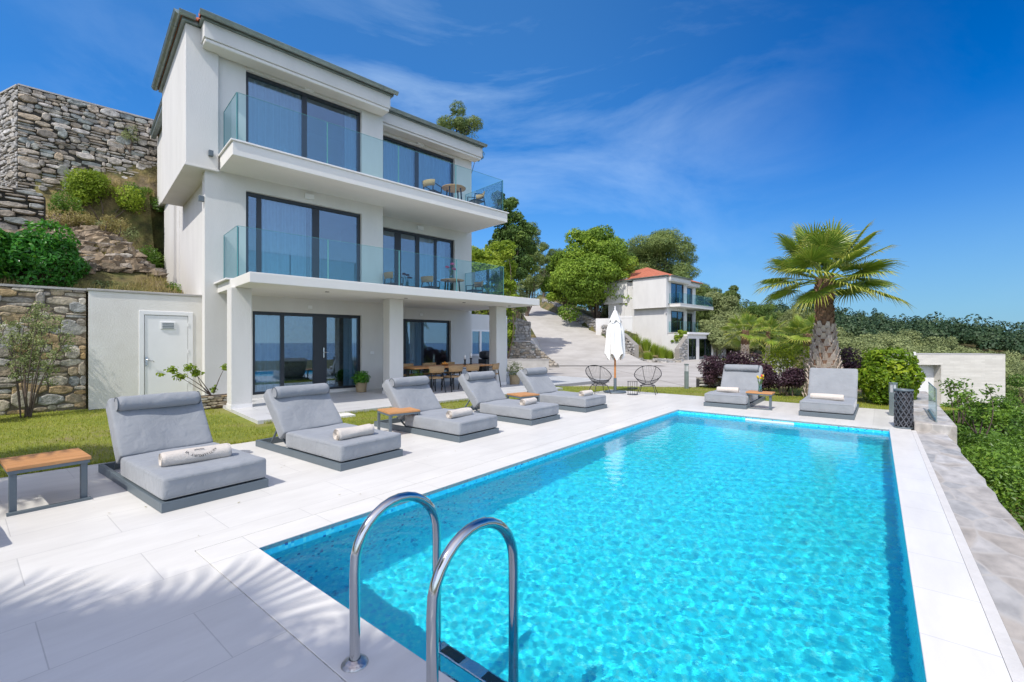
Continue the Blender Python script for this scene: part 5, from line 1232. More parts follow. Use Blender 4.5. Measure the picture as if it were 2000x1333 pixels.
# on the table
bw_ = HT('fruit_bowl', 'shallow wooden bowl with fruit on the dining table', 'bowl', 6.35, 1.5, .825)
mb = MB(); mb.lathe([(.001,.0),(.08,.003),(.15,.05),(.155,.055),(.145,.052),(.07,.012),(.001,.01)], 24); mb.build('bowl', MT['wood'], bw_)
ORA = M('orange_peel', (.75,.30,.03), .5, bump=.2, bs=120)
for k in range(6):
    a = k*1.05; mb = MB(); c_ = (.07*cos(a), .07*sin(a), .055) if k else (0,0,.09); mb.lathe([(.001, c_[2]-.035)]+[(.035*cos(t), c_[2]+.035*sin(t)) for t in np.linspace(-1.3, 1.3, 7)]+[(.001, c_[2]+.035)], 12, c_[0], c_[1]); mb.build('orange', ORA, bw_)
for k, (u, h, lb) in enumerate(((7.22, .26, 'shorter black candlestick with white candle on the dining table'), (7.48, .32, 'taller black candlestick with white candle on the dining table'))):
    cd = HT('candlestick', lb, 'candlestick', u, 1.45, .822, 0, 'candlesticks on the dining table')
    mb = MB(); mb.lathe([(.001,0),(.055,0),(.055,.015),(.028,.05),(.034,h*.3),(.024,h*.5),(.045,h*.66),(.05,h*.68),(.001,h*.68)], 16); mb.build('holder', MT['black'], cd)
    mb = MB(); mb.lathe([(.001,h*.682),(.036,h*.682),(.036,h*1.25),(.001,h*1.25)], 16); mb.build('candle', MT['white'], cd)
bb = HT('barbecue', 'black covered kettle barbecue by the annex window', 'barbecue', 10.6, -1.2, .055)
mb = MB(); mb.rbox(0,0,.98,.85,.55,.36,.15,8); mb.build('lid', MT['black'], bb); mb = MB(); mb.box(-.40,.40,-.26,.26,.10,.80); mb.box(.42,.80,-.22,.22,.80,.84); mb.build('cabinet', MT['black'], bb, bevel=.01)
def pot(name, label, p, h, r0_, r1_, mat, cat='plant pot', ribs=0):
    t = thing(name, label, cat, p); mb = MB(); prof = [(.001,0),(r0_,0),(r1_,h*.86),(r1_*1.08,h*.88),(r1_*1.08,h),(r1_*.92,h),(r1_*.88,h*.86)]
    if ribs: prof = [(.001,0)]+[(r0_+(r1_-r0_)*i/16+(.008 if i % 2 else 0), h*i/16) for i in range(17)]+[(r1_*.92,h),(r1_*.88,h*.88)]
    mb.lathe(prof, 28); mb.build('pot', mat, t); mb = MB(); mb.lathe([(.001,h*.87),(r1_*.89,h*.87)], 20); mb.build('soil', MT['soil'], t); return t
BASK = M('woven_basket', (.46,.36,.22), .85, col2=(.30,.22,.12), vs=50, bump=.7, bs=70)
POT1 = pot('potted_plant', 'leafy plant in a woven basket beside the glazed door', HW(3.95, .50, .062), .30, .14, .17, BASK, 'potted plant', 1)
POT2 = pot('potted_plant', 'flowering shrub in a low pot at the foot of the middle pillar', HW(4.98, 2.0, .062), .18, .14, .17, MT['black'], 'potted plant')
POT3 = pot('potted_plant', 'trailing plant in a terracotta pot on the low stone edging', Vector((7.62, 15.98, .25)), .30, .13, .19, M('terracotta_pot', (.50,.20,.09), .8, var=.2, vs=8), 'potted plant')
POT4 = pot('potted_plant', 'grey leaved plant in a basket by the far pillar', HW(9.15, 1.9, .062), .34, .17, .20, BASK, 'potted plant', 1)
# stone trough planter at the house corner
tr_ = thing('stone_planter', 'rough stone planter with a small crooked tree at the corner of the villa', 'planter', HW(-.28, .98, 0), HROT)
for side, (x0_, y0_, rz_, Lw_) in enumerate(((0,-.0,0,.66),(0,.5,-pi/2,.5),(.66,0,pi/2,.5))):
    o = rubble('stone_side', 0, Lw_, .0, .30, ST1, tr_, hs=(.045,.08), ws=(.12,.3), depth=.02, gap=.006, seed=70+side); o.location = (x0_, y0_, 0); o.rotation_euler = (0,0,rz_)
mb = MB(); mb.box(.005,.655,.005,.5,0,.285); mb.build('core', MT['soil'], tr_)
# balcony sets
def balcony_set(z, tag_, w0):
    u0 = 6.6
    t = HT('round_table', f'round wooden table on the {tag_} balcony', 'table', u0+.85, -.05+w0, z, 0)
    mb = MB(); mb.lathe([(.001,.70),(.42,.70),(.43,.715),(.43,.735),(.001,.74)], 32); mb.build('table_top', MT['wood'], t)
    for k in range(4): a = k*pi/2+.4; mb = MB(); mb.bar((.28*cos(a),.28*sin(a),.70),(.34*cos(a),.34*sin(a),0),.035); mb.build('leg', MT['black'], t)
    dchair(f'wicker armchair left of the round table on the {tag_} balcony', u0, -.15+w0, -pi/2+.3, z, f'chairs on the balconies', lounge=True)
    dchair(f'wicker armchair right of the round table on the {tag_} balcony', u0+1.75, .1+w0, pi/2-.1, z, f'chairs on the balconies', lounge=True)
balcony_set(6.40, 'top', .55); balcony_set(3.10, 'middle', .45)
dchair('dark armchair at the left end of the middle balcony', 5.2, .25, -pi/2, 3.10, 'chairs on the balconies', lounge=True)
fv = HT('flower_vase', 'glass vase of pink peonies on the middle balcony table', 'vase', 7.40, .42, 3.84)
mb = MB(); mb.lathe([(.001,0),(.06,.002),(.075,.08),(.06,.20),(.057,.20),(.07,.08),(.001,.01)], 18); mb.build('glass', bpy.data.materials['vase_glass'], fv)
PNK = M('pink_petal', (.75,.10,.25), .6, var=.4, vs=20)
for k in range(7):
    a = k*2.1; q = Vector((.17*cos(a)*(.5+.5*(k % 2)), .17*sin(a), .40+.07*(k % 3))); mb = MB(); mb.tube([(0,0,.05), q*.5+Vector((0,0,.1)), q], .005, 5); mb.build('stem', STEM, fv)
    mb = MB(); mb.rbox(q.x, q.y, q.z, .11, .11, .08, .036, 4, wrinkle(k, .01)); mb.build('peony', PNK, fv)
# ================================================================== vegetation
def leafcloud(blobs, size, asp=.5, seed=0, up=.35, shell=.55, fold=.25, clump=.5, box=False):
    """blobs: rows (cx,cy,cz,rx,ry,rz,n). returns V (4N,3), F, rnd"""
    rg = np.random.default_rng(seed); P, Nn, R = [], [], []
    for cx, cy_, cz, rx, ry, rz, n in blobs:
        n = int(n)
        d = rg.normal(size=(n, 3)); d /= np.linalg.norm(d, axis=1)[:, None]
        if box: d = d / np.max(np.abs(d), axis=1)[:, None] ** .8
        r = shell + (1-shell) * rg.random(n) ** .6
        r *= 1 + .10*np.sin(d[:,0]*7+cx*3)*np.cos(d[:,1]*6+cy_) + .08*np.sin(d[:,2]*9+cz*2)
        P.append(np.array([cx, cy_, cz]) + d*r[:,None]*np.array([rx, ry, rz])); Nn.append(d); c = rg.random(); R.append(c*clump+(1-clump)*rg.random(n))
    P = np.concatenate(P); Nn = np.concatenate(Nn); R = np.concatenate(R); n = len(P)
    Nn = Nn + rg.normal(0, .55, (n, 3)); Nn[:,2] += up; Nn /= np.linalg.norm(Nn, axis=1)[:,None]
    T = rg.normal(size=(n,3)); T -= Nn*np.sum(T*Nn, 1)[:,None]; T /= np.linalg.norm(T, axis=1)[:,None]; Bv = np.cross(Nn, T)
    s = size*rg.uniform(.6, 1.3, n)[:,None]
    V = np.stack([P-T*s*.5, P-Bv*s*asp*.5+T*s*.05+Nn*s*fold*.3, P+T*s*.5-Nn*s*.12, P+Bv*s*asp*.5+T*s*.05+Nn*s*fold*.3], 1).reshape(-1,3)
    return V, np.arange(4*n).reshape(n,4), R
def lobes(c, rad, k, lr, n, seed, flat=1., inner=.55):
    rg = np.random.default_rng(seed); out_ = []
    for i in range(k):
        d = rg.normal(size=3); d /= np.linalg.norm(d); d[2] = d[2] if d[2] > -.6 else -d[2]*.4
        q = (inner+(1-inner)*rg.random()**.7)*(1+.22*sin(4*d[0]+seed)*cos(3*d[1]+seed*2)+.15*sin(6*d[2]+seed)); s = rg.uniform(.5, 1.3)*lr; q = min(q, 1.12)
        out_.append((c[0]+d[0]*rad[0]*q, c[1]+d[1]*rad[1]*q, c[2]+d[2]*rad[2]*q, s, s, s*flat, n*s*s/lr/lr))
    return out_
LEAF = {
 'plane': foliage('plane_leaf', [(0,(0.084,0.162,0.021)),(.45,(0.205,0.325,0.036)),(.8,(0.409,0.543,0.070)),(1,(0.673,0.717,0.142))], .4, vs=.35),
 'lime': foliage('bright_leaf', [(0,(0.109,0.186,0.018)),(.5,(0.279,0.389,0.033)),(1,(0.528,0.590,0.075))], .45, vs=.4),
 'dark': foliage('dark_leaf', [(0,(0.046,0.106,0.026)),(.6,(0.128,0.214,0.040)),(1,(0.306,0.381,0.066))], .3, vs=.4),
 'pine': foliage('pine_needle', [(0,(0.069,0.126,0.040)),(.5,(0.173,0.240,0.062)),(1,(0.367,0.413,0.111))], .25, vs=.5),
 'olive': foliage('olive_leaf', [(0,(0.114,0.150,0.056)),(.5,(0.259,0.307,0.121)),(1,(0.486,0.527,0.227))], .3, vs=.5),
 'laurel': foliage('laurel_leaf', [(0,(0.022,0.103,0.017)),(.5,(0.054,0.224,0.023)),(.8,(0.180,0.414,0.033)),(1,(0.468,0.655,0.066))], .35, rough=.3),
 'golden': foliage('golden_leaf', [(0,(0.150,0.213,0.015)),(.4,(0.338,0.413,0.025)),(.8,(0.562,0.600,0.044)),(1,(0.750,0.688,0.062))], .4, rough=.4),
 'purple': foliage('purple_leaf', [(0,(0.027,0.015,0.021)),(.5,(0.068,0.033,0.048)),(.85,(0.150,0.083,0.090)),(1,(0.210,0.210,0.075))], .2, rough=.4),
 'scrub': foliage('scrub_leaf', [(0,(0.040,0.096,0.016)),(.4,(0.104,0.208,0.026)),(.75,(0.208,0.352,0.040)),(1,(0.448,0.416,0.112))], .35, rough=.4),
 'dry': foliage('dry_grass', [(0,(0.132,0.143,0.033)),(.4,(0.286,0.253,0.077)),(1,(0.506,0.396,0.187))], .35),
 'palm': foliage('palm_leaf', [(0,(0.103,0.174,0.019)),(.5,(0.229,0.332,0.041)),(.8,(0.456,0.470,0.082)),(1,(0.800,0.661,0.276))], .3, rough=.35, vs=3),
 'hedge': foliage('hedge_leaf', [(0,(0.060,0.137,0.012)),(.4,(0.192,0.315,0.020)),(.75,(0.456,0.525,0.035)),(1,(0.744,0.609,0.060))], .4, rough=.4),
 'silver': foliage('variegated_leaf', [(0,(0.096,0.168,0.060)),(.5,(0.300,0.360,0.168)),(1,(0.660,0.624,0.408))], .3),
 'forest': foliage('forest_needle', [(0,(0.018,0.047,0.020)),(.5,(0.040,0.080,0.032)),(1,(0.093,0.138,0.051))], .15, vs=.03),
}
def limb(mb, p, q, r0_, r1_, seed, n=6, k=6, bend=.12):
    rg = random.Random(seed); p, q = Vector(p), Vector(q); d = q-p; o1 = Vector((rg.uniform(-1,1), rg.uniform(-1,1), rg.uniform(-.3,.3)))*d.length*bend
    mb.tube([p+d*(i/k)+o1*sin(pi*i/k) for i in range(k+1)], [r0_+(r1_-r0_)*i/k for i in range(k+1)], n)
def tree(label, x, y, top, w_, kind='plane', leaf=.16, n=420, nl=26, seed=1, trunk=None, base=None, lowfrac=.28, shape=(1,1,1), group=None, name='tree', asp=.55, flat=.8, extra=None, inner=.55, lr=None, cat='tree'):
    z0 = tz(x, y) if base is None else base; H = top - z0
    t = thing(name, label, cat, (x, y, z0), 0, group)
    ch = H*(1-lowfrac)/2; c = (0, 0, H-ch); rad = (w_/2*shape[0], w_/2*shape[1], ch)
    if kind in ('plane', 'lime', 'dark') and lr is None: nl = int(nl*1.7); n = n*.55; lr = w_*.125
    lr = lr or w_*.16
    bl_ = lobes(c, (rad[0]-lr*.6, rad[1]-lr*.6, rad[2]-lr*.5*flat), nl, lr, n, seed, flat, inner)
    if extra: bl_ += [(ex, ey, ez, er, er, er*flat, n*er*er/lr/lr) for ex, ey, ez, er in extra]
    bl_.append((0, 0, c[2], rad[0]*.72, rad[1]*.72, rad[2]*.72, n*nl*.12))
    V, F, R = leafcloud(bl_, leaf, asp, seed); np_mesh('crown', V, F, R, LEAF[kind], t)
    mb = MB(); tr = trunk or max(.08, H*.022); zb = H*lowfrac
    limb(mb, (0,0,-.4), (0,0,zb+ch*.7), tr, tr*.45, seed, 9, 8, .05)
    for i, b_ in enumerate(bl_[:min(14, nl)]): limb(mb, (0,0,zb*(.7+.05*i)), (b_[0], b_[1], b_[2]), tr*.40, tr*.06, seed+i, 5)
    mb.build('trunk', MT['bark'], t)
    return t
def PX(px, Y): return (px-1000)/889*Y
def ZY(py, Y): return CAMH+(668-py)/889*Y
ORD = ['first','second','third','fourth','fifth','sixth','seventh','eighth','ninth','tenth','eleventh','twelfth','thirteenth','fourteenth']
# --- trees on the slope between the villas
tree('dark crowned tall tree rising right of the villa', PX(996,42), 42, ZY(374,42), 5.0, 'dark', .24, 900, 36, 3, lowfrac=.15)
tree('bright yellow green tree right behind the balcony glass', PX(958,33), 33, ZY(440,33), 4.8, 'lime', .21, 800, 42, 5, lowfrac=.0)
tree('lower lime green tree between the villa and the drive', PX(985,30), 30, ZY(520,30), 2.2, 'lime', .17, 500, 22, 6, lowfrac=.0)
tree('olive green pine left of the big round tree', PX(1030,66), 66, ZY(432,66), 5.6, 'pine', .28, 800, 30, 8, lowfrac=.02, shape=(.8,.8,1), asp=.25)
tree('slim dark pine on the crest above the drive', PX(1062,88), 88, ZY(470,88), 4.4, 'pine', .28, 700, 22, 9, lowfrac=.05, asp=.25)
tree('broad bush like pine on the crest left of the drive', PX(1092,92), 92, ZY(478,92), 6.6, 'pine', .30, 700, 24, 10, lowfrac=.1, asp=.3)
tree('low olive bush above the upper end of the drive', PX(1050,90), 90, ZY(535,90), 6.5, 'olive', .22, 380, 18, 12, lowfrac=.0, cat='bush', name='bush')
tree('pale twiggy bush beside the upper end of the road', PX(1012,48), 48, ZY(545,48), 2.6, 'olive', .16, 160, 14, 13, lowfrac=.0, cat='bush', name='bush')
tree('large round plane tree behind the stone wall of the drive', PX(1163,59), 59, ZY(446,59), 10.8, 'plane', .34, 1000, 70, 15, lowfrac=.02, base=3.6, trunk=.22, extra=[(4.6,-2.2,2.6,1.5),(5.6,-2.5,2.0,1.2),(3.8,-2.0,3.4,1.5),(6.2,-2.7,3.0,.9),(5.0,-2.4,1.2,.9),(3.0,-1,1.6,1.3),(-3.4,-.5,1.8,1.5)])
tree('second plane tree crowding the left side of the large one', PX(1105,68), 68, ZY(500,68), 7.6, 'plane', .34, 800, 40, 16, lowfrac=.0, base=6.2)
tree('spreading umbrella pine behind the red roofed villa', PX(1292,80), 80, ZY(448,80), 14.5, 'pine', .44, 1100, 46, 18, lowfrac=.35, flat=.55, trunk=.35, asp=.22, lr=2.2, inner=.7)
tree('lower pine crown directly over the red roof', PX(1322,74), 74, ZY(515,74), 7.5, 'pine', .38, 900, 26, 19, lowfrac=.05, flat=.6, asp=.25)
tree('dark tree filling the gap left of the red roofed villa', PX(1232,70), 70, ZY(500,70), 6.5, 'dark', .30, 800, 28, 20, lowfrac=.1)
bush = [(1392,66,545,7.5,'pine','wide dark green pine right of the red roofed villa'),(1418,60,568,6.5,'olive','rounded grey green olive beside the glass balcony of the far villa'),(1432,72,548,5.5,'pine','dark conifer behind the olive on the skyline'),
        (1470,74,583,8.5,'dark','dark green tree on the skyline left of the big palm'),(1520,84,590,7.0,'pine','pine on the skyline directly left of the palm fronds'),(1560,80,598,8.0,'olive','pale olive behind the far small palms'),
        (1590,70,612,6.5,'olive','olive just left of the palm trunk on the slope'),(1400,54,612,5.,'olive','low olive below the far balcony'),(1452,56,625,5.5,'olive','olive bush above the fan palms'),(1508,58,632,6.5,'dark','ivy green bush between the fan palms'),(1545,60,622,5.,'pine','green bush right of the ivy green one')]
for i, (px, Y, ty, w_, kd, lb) in enumerate(bush):
    tree(lb, PX(px, Y), Y, ZY(ty, Y), w_, kd, .26 if kd != 'pine' else .34, 850, 26, 140+i, lowfrac=.0, asp=.5 if kd != 'pine' else .28, flat=.75)
for i, (px, Y, ty, w_) in enumerate([(1660,52,650,6),(1700,56,643,7),(1745,60,640,6.5),(1790,64,645,7),(1835,70,652,6),(1690,44,664,5),(1760,48,662,6),(1815,50,668,6),(1870,80,672,7),(1910,86,678,8),(1950,84,690,8),(1985,80,705,8),(1800,42,688,5),(1870,56,690,7),(1930,60,700,7),(1990,50,716,6),(2040,60,720,8),(1640,64,645,6)]):
    tree('grey green olive tree beyond the pool, %s from the left in the %s rank' % (ORD[[0,1,2,3,4,0,2,3,5,6,7,8,0,1,2,3,9,1][i] if i not in (12,13,14,15) else [0,1,2,3][i-12]], 'near' if i in (12,13,14,15) else 'middle' if i in (5,6,7,17) else 'far'), PX(px, Y), Y, ZY(ty, Y), w_, 'olive', .26, 360, 20, 200+i, lowfrac=.0, group='olive trees on the slope beyond the pool', name='olive_tree', flat=.75)
tree('sparse pine showing above the right end of the villa roof', PX(893,33), 33, ZY(206,33), 4.0, 'pine', .24, 460, 26, 30, lowfrac=.72, asp=.16, inner=.75, lr=.5, trunk=.18)
tree('grey green bush behind the large plane tree', PX(1197,66), 66, ZY(592,66), 5.5, 'olive', .26, 600, 26, 821, lowfrac=0, cat='bush', name='bush')
tree('green bush filling the gap under the plane trees', PX(1130,84), 84, ZY(560,84), 8, 'dark', .3, 600, 26, 822, lowfrac=0, cat='bush', name='bush')
# --- distant wooded ridge: one mass
rg = np.random.default_rng(21); NTR = 4600
th_ = np.radians(rg.uniform(27, 58, NTR)); rr_ = rg.uniform(190, 470, NTR)
fx, fy = rr_*np.sin(th_), rr_*np.cos(th_); fz = terrain(fx, fy)
k = 130; d = rg.normal(size=(NTR, k, 3)); d /= np.linalg.norm(d, axis=2)[..., None]; d[...,2] = np.abs(d[...,2])*1.1-.15
cr = rg.uniform(1.5, 3.3, NTR); hh = rg.uniform(3.0, 6.6, NTR)*(1+.7*(rg.random(NTR) > .86))
P = np.stack([fx[:,None]+d[...,0]*cr[:,None], fy[:,None]+d[...,1]*cr[:,None], fz[:,None]+hh[:,None]*.55+d[...,2]*hh[:,None]*.55], -1).reshape(-1,3)
n = len(P); Nn = d.reshape(-1,3)+rg.normal(0,.4,(n,3)); Nn /= np.linalg.norm(Nn,axis=1)[:,None]; T = rg.normal(size=(n,3)); T -= Nn*np.sum(T*Nn,1)[:,None]; T /= np.linalg.norm(T,axis=1)[:,None]; Bv = np.cross(Nn,T); s = rg.uniform(.25,.52,n)[:,None]
V = np.stack([P-T*s, P-Bv*s*.7, P+T*s, P+Bv*s*.7],1).reshape(-1,3)
tag(np_mesh('forest', V, np.arange(4*n).reshape(n,4), np.repeat(rg.random(NTR),k)*.5+rg.random(n)*.5, LEAF['forest']), 'dark pine forest covering the distant ridge on the right', 'forest', kind='stuff')

# --- fan palms
TRK = M('palm_trunk', (.62,.54,.46), .9, col2=(.34,.26,.20), vs=12, bump=.6, bs=40, rnd=.6)
TRKD = M('palm_trunk_dark', (.26,.15,.09), .9, col2=(.13,.075,.045), vs=10, bump=.6, bs=40, rnd=.6)
def frond(base, direc, Lp, Rf, seed, lod=1., droop=.25):
    """petiole along direc then a fan of folded leaflets; returns list of (V,F,R) for one mesh"""
    rg = random.Random(seed); base = Vector(base); dr = Vector(direc).normalized(); up = Vector((0,0,1)); side = dr.cross(up)
    side = side.normalized() if side.length > .05 else Vector((1,0,0)); nrm = side.cross(dr).normalized()
    mb = MB(); tip = base + dr*Lp + Vector((0,0,-.10*Lp*Lp)); mid = base + dr*Lp*.5
    mb.tube([base, mid, tip], [.022, .014, .010], 5, r=.55)
    d2 = (tip-mid).normalized(); n = int(46*lod); 
    roll = rg.uniform(-.4, .4); S = (side*cos(roll)+nrm*sin(roll)); Nf = S.cross(d2).normalized()
    for i in range(n):
        a = radians(-140+280*(i+.5)/n)+rg.uniform(-.02,.02); dirl = (d2*cos(a)+S*sin(a)).normalized(); Ln = Rf*(1-.28*abs(a)/2.4)*rg.uniform(.9,1.05)
        wd = Ln*pi*1.5/n*.56; perp = Nf.cross(dirl).normalized(); rv = rg.uniform(.1,.75)
        pts = []
        for f, wf, dz in ((0.02,.10,0),(.42,1.,.0),(.74,.55,.03),(1.0,.02,.12+droop*rg.random())):
            c = tip + dirl*Ln*f - Vector((0,0,1))*Ln*dz - dr*0; fold = Nf*(wd*wf*.35)
            pts.append((c-perp*wd*wf*.5+fold*0, c-fold, c+perp*wd*wf*.5))
        for s_ in range(3):
            A_, B_ = pts[s_], pts[s_+1]; rq = rv if s_ < 2 else .92
            mb.add([A_[0],A_[1],B_[1],B_[0]], [(0,1,2,3)], r=rq); mb.add([A_[1],A_[2],B_[2],B_[1]], [(0,1,2,3)], r=rq)
    return mb
def palm(label, x, y, z0, ztop, r0_, r1_, nf, Lp, Rf, seed, lod=1., group=None, boots=True, low=-35):
    t = thing('palm_tree', label, 'palm tree', (x, y, z0), 0, group); H = ztop-z0
    mb = MB(); K = 24; RR = lambda z: r1_+(r0_-r1_)*max(0, 1-z/(H*.68))**1.25; prof = [(RR(H*i/K), H*i/K) for i in range(K+1)]
    mb.lathe([(.001,-.1)]+prof+[(r1_*.3, H+.12), (.001,H+.15)], 20); mb.build('trunk', TRKD, t)
    if boots:
        mb = MB(); mbd = MB(); rg = random.Random(seed); rows = int(H/.10)
        for j in range(rows):
            z = H*(j+.3)/rows; rr = RR(z); m_ = max(7, int(rr*2*pi/.20)); 
            for k in range(m_):
                a = 2*pi*(k+.5*(j % 2))/m_+rg.uniform(-.08,.08); w2 = rr*pi/m_*rg.uniform(.75,1.0); hL = rg.uniform(.13,.22); o_ = rg.uniform(.04,.085)
                ca, sa = cos(a), sin(a); rad = Vector((ca, sa, 0)); tan = Vector((-sa, ca, 0)); c = rad*rr
                p0_, p1_ = c-tan*w2+Vector((0,0,z)), c+tan*w2+Vector((0,0,z)); q0_, q1_ = c+rad*o_-tan*w2*.45+Vector((0,0,z+hL)), c+rad*o_+tan*w2*.45+Vector((0,0,z+hL))
                r0b, r1b = q0_-rad*.03+Vector((0,0,.005)), q1_-rad*.03+Vector((0,0,.005)); b0_ = c-tan*w2*.5+Vector((0,0,z+hL*.6)); b1__ = c+tan*w2*.5+Vector((0,0,z+hL*.6))
                tgt = mbd if z > H*.60 else mb
                tgt.add([p0_, p1_, q1_, q0_, r1b, r0b, b1__, b0_], [(0,1,2,3),(3,2,4,5),(5,4,6,7),(0,3,5,7),(1,6,4,2)], r=rg.random())
        mb.build('lower_leaf_stubs', TRK, t); mbd.build('upper_leaf_stubs', TRKD, t)
    rg = random.Random(seed+1)
    for k in range(nf):
        f = k/(nf-1); el_ = radians(85-(85-low)*f**.85+rg.uniform(-7,7)); a = k*2.39996+rg.uniform(-.2,.2)
        d_ = Vector((cos(a)*cos(el_), sin(a)*cos(el_), sin(el_))); b0v = Vector((cos(a)*r1_*.4, sin(a)*r1_*.4, H+.05-.10*f))
        frond(b0v, d_, Lp*rg.uniform(.8,1.15), Rf*rg.uniform(.88,1.1), seed*50+k, lod, .05+.18*f).build('frond', LEAF['palm'], t)
    return t
palm('big fan palm with shaggy trunk towering over the far loungers', 8.97, 13.06, -.05, 3.36, .50, .185, 34, 1.02, .97, 3, 1., low=-14)
palm('fan palm with dark trunk behind the purple hedge', PX(1455,36), 36, -.5, ZY(648,36), .30, .24, 20, 1.0, .9, 5, .6, 'small fan palms beyond the hedge')
palm('slightly smaller fan palm right beside the dark trunked one', PX(1500,41), 41, -.5, ZY(650,41), .16, .14, 16, 1.0, 1.0, 6, .6, 'small fan palms beyond the hedge')
palm('fan palm half hidden by the big palm trunk', PX(1578,33), 33, -.8, ZY(655,33), .28, .24, 20, 1.0, 1.0, 7, .6, 'small fan palms beyond the hedge')
# palms standing outside the picture whose fronds shade the near paving
palm('tall fan palm behind the camera shading the near paving', -5.15, -3.0, -.05, 6.2, .35, .26, 34, 1.1, 1.1, 11, .8, boots=False, low=-25)
palm('tall fan palm behind the camera shading the pool ladder', -3.1, -3.3, -.05, 6.0, .35, .26, 34, 1.1, 1.1, 13, .8, boots=False, low=-25)
palm('tall fan palm behind the left corner of the deck', -7.0, -4.4, -.05, 6.4, .35, .26, 30, 1.1, 1.1, 14, .8, boots=False, low=-25)
palm('fan palm left of the deck casting shade on the lawn', -8.3, 2.3, -.05, 4.6, .35, .26, 30, 1.1, 1.1, 12, .8, boots=False, low=-20)

# --- hedges: each shrub of a hedge its own plant
def shrub(label, x, y, z0, rad, kind, leaf, n, seed, name='shrub', group=None, box=False, nl=9, asp=.55, up=.3, cat='shrub', rot=0, stem=True):
    t = thing(name, label, cat, (x, y, z0), rot, group); rx, ry, rz = rad
    rg = np.random.default_rng(seed)
    if box: bl_ = [(0,0,rz,rx*.92,ry*.92,rz*.96,n*.55)]+lobes((0,0,rz), (rx*.8,ry*.8,rz*.85), nl, min(rx,ry)*.42, n*.45/nl, seed)
    else: bl_ = lobes((0,0,rz*.95), (rx*.7,ry*.7,rz*.75), nl, (rx+ry+rz)/3*.42, n/nl, seed, inner=.3)
    V, F, R = leafcloud(bl_, leaf, asp, seed, up=up, shell=.5 if not box else .8, box=False); np_mesh('foliage', V, F, R, LEAF[kind], t)
    if stem:
        mb = MB()
        for i in range(6): limb(mb, (0,0,-.2), (bl_[i % len(bl_)][0]*.8+rg.normal(0,.05), bl_[i % len(bl_)][1]*.8, bl_[i % len(bl_)][2]*.9), .02+rz*.008, .006, seed+i, 5)
        mb.build('stem', MT['bark'], t)
    return t
pos = ['leftmost', 'second', 'third', 'fourth', 'fifth', 'sixth', 'rightmost']
for i, (a, b_, h) in enumerate([(15.3,-.9,.72),(15.2,-.25,.80),(14.6,.4,.62),(14.2,1.05,.52),(14.2,1.7,.55),(14.9,3.0,.80),(14.7,3.7,.74)]):
    p = PW(a, b_, -.1); shrub(f'dark purple leaved shrub, {pos[i]} of the purple hedge from the left', p.x, p.y, -.08, (.60,.55,h), 'purple', .075, 3400, 300+i, group='dark purple leaved shrubs of the hedge')
for i, (a, b_, rx, h, lb) in enumerate([(14.9,.5,.6,.66,'golden green shrub above the left part of the purple hedge'),(14.85,1.3,.95,1.02,'bright golden shrub swelling over the middle of the purple hedge'),(15.3,2.2,.55,.86,'golden green shrub left of the big palm trunk'),(15.8,3.3,.5,.74,'small golden shrub right behind the big palm trunk')]):
    p = PW(a, b_, -.1); shrub(lb, p.x, p.y, -.08, (rx,.6,h), 'golden', .055, 3600, 320+i)
shrub('clipped yellow green laurel block at the right of the big palm', 9.72, 11.75, -.08, (.72,.70,.80), 'hedge', .125, 5000, 340, box=True, rot=radians(20))
LEAF2 = LEAF['golden']
for i, (u, lb) in enumerate(((-6.4,'leftmost glossy laurel on top of the garden wall'),(-5.2,'second glossy laurel on top of the garden wall'),(-4.1,'third glossy laurel on top of the garden wall'),(-3.0,'rightmost glossy laurel on top of the garden wall'))):
    p = HW(u, -2.3, 2.75); shrub(lb, p.x, p.y, 2.75, (.88,.95,.93-.05*i), 'laurel', .12, 6500, 350+i, box=True, rot=HROT, group='glossy laurels above the garden wall')
# plants on the bank left of the villa
for i, (u, v, rad, kd, lf, n, lb) in enumerate([(-1.75,-8.3,(1.5,.7,1.1),'lime',.085,7500,'large yellow green shrub on the bank beside the villa'),(-.6,-8.5,(.85,.5,.85),'scrub',.075,4200,'green shrub against the villa on the bank'),
        (-3.3,-6.2,(.42,.4,.36),'lime',.07,1100,'small lime green shrub on the low terrace wall'),(-.9,-8.9,(.35,.2,.5),'olive',.06,500,'thin shrub growing out of the tall wall'),(-5.1,-6.6,(.9,.8,.95),'dark',.10,2600,'dark green tree at the left edge on the bank'),
        (-1.9,-2.2,(.35,.3,.30),'olive',.07,900,'low grey green plant on the wall top beside the laurels'),(-1.2,-2.3,(.42,.35,.28),'olive',.07,1000,'low spreading plant above the white shed'),(-.5,-2.1,(.4,.35,.26),'scrub',.06,800,'low green plant above the shed door'),
        (-2.6,-7.2,(.8,.5,.4),'scrub',.07,1800,'low green bush halfway up the rocky bank'),(-1.1,-7.3,(.75,.6,.6),'scrub',.07,2600,'round green bush on the bank near the villa wall'),
        (-.45,-7.9,(.42,.5,1.5),'scrub',.075,4200,'tall narrow green shrub growing against the back of the villa'),(-2.0,-7.4,(.8,.5,.35),'dry',.07,1600,'straw coloured bush under the large yellow green shrub'),(-1.4,-5.9,(.7,.45,.3),'dry',.06,1300,'low straw coloured bush above the broken rocks'),
        (-2.3,-5.4,(.7,.5,.35),'dry',.07,1200,'dry brownish bush on the rocky bank'),(-1.7,-5.4,(.8,.5,.35),'olive',.06,1500,'grey green bush on the rocky bank'),(-1.6,-4.4,(.45,.4,.4),'dry',.06,900,'dry bush leaning on the villa wall')]):
    p = HW(u, v); z = tz(p.x, p.y) if v < -3 else 2.75
    if i == 3: z = 9.1
    if i == 0: z = 6.0
    if i == 1: z = 6.3
    if 'tall narrow' in lb: z = 2.8
    shrub(lb, p.x, p.y, z-.05, rad, kd, lf, n, 360+i, rot=HROT)
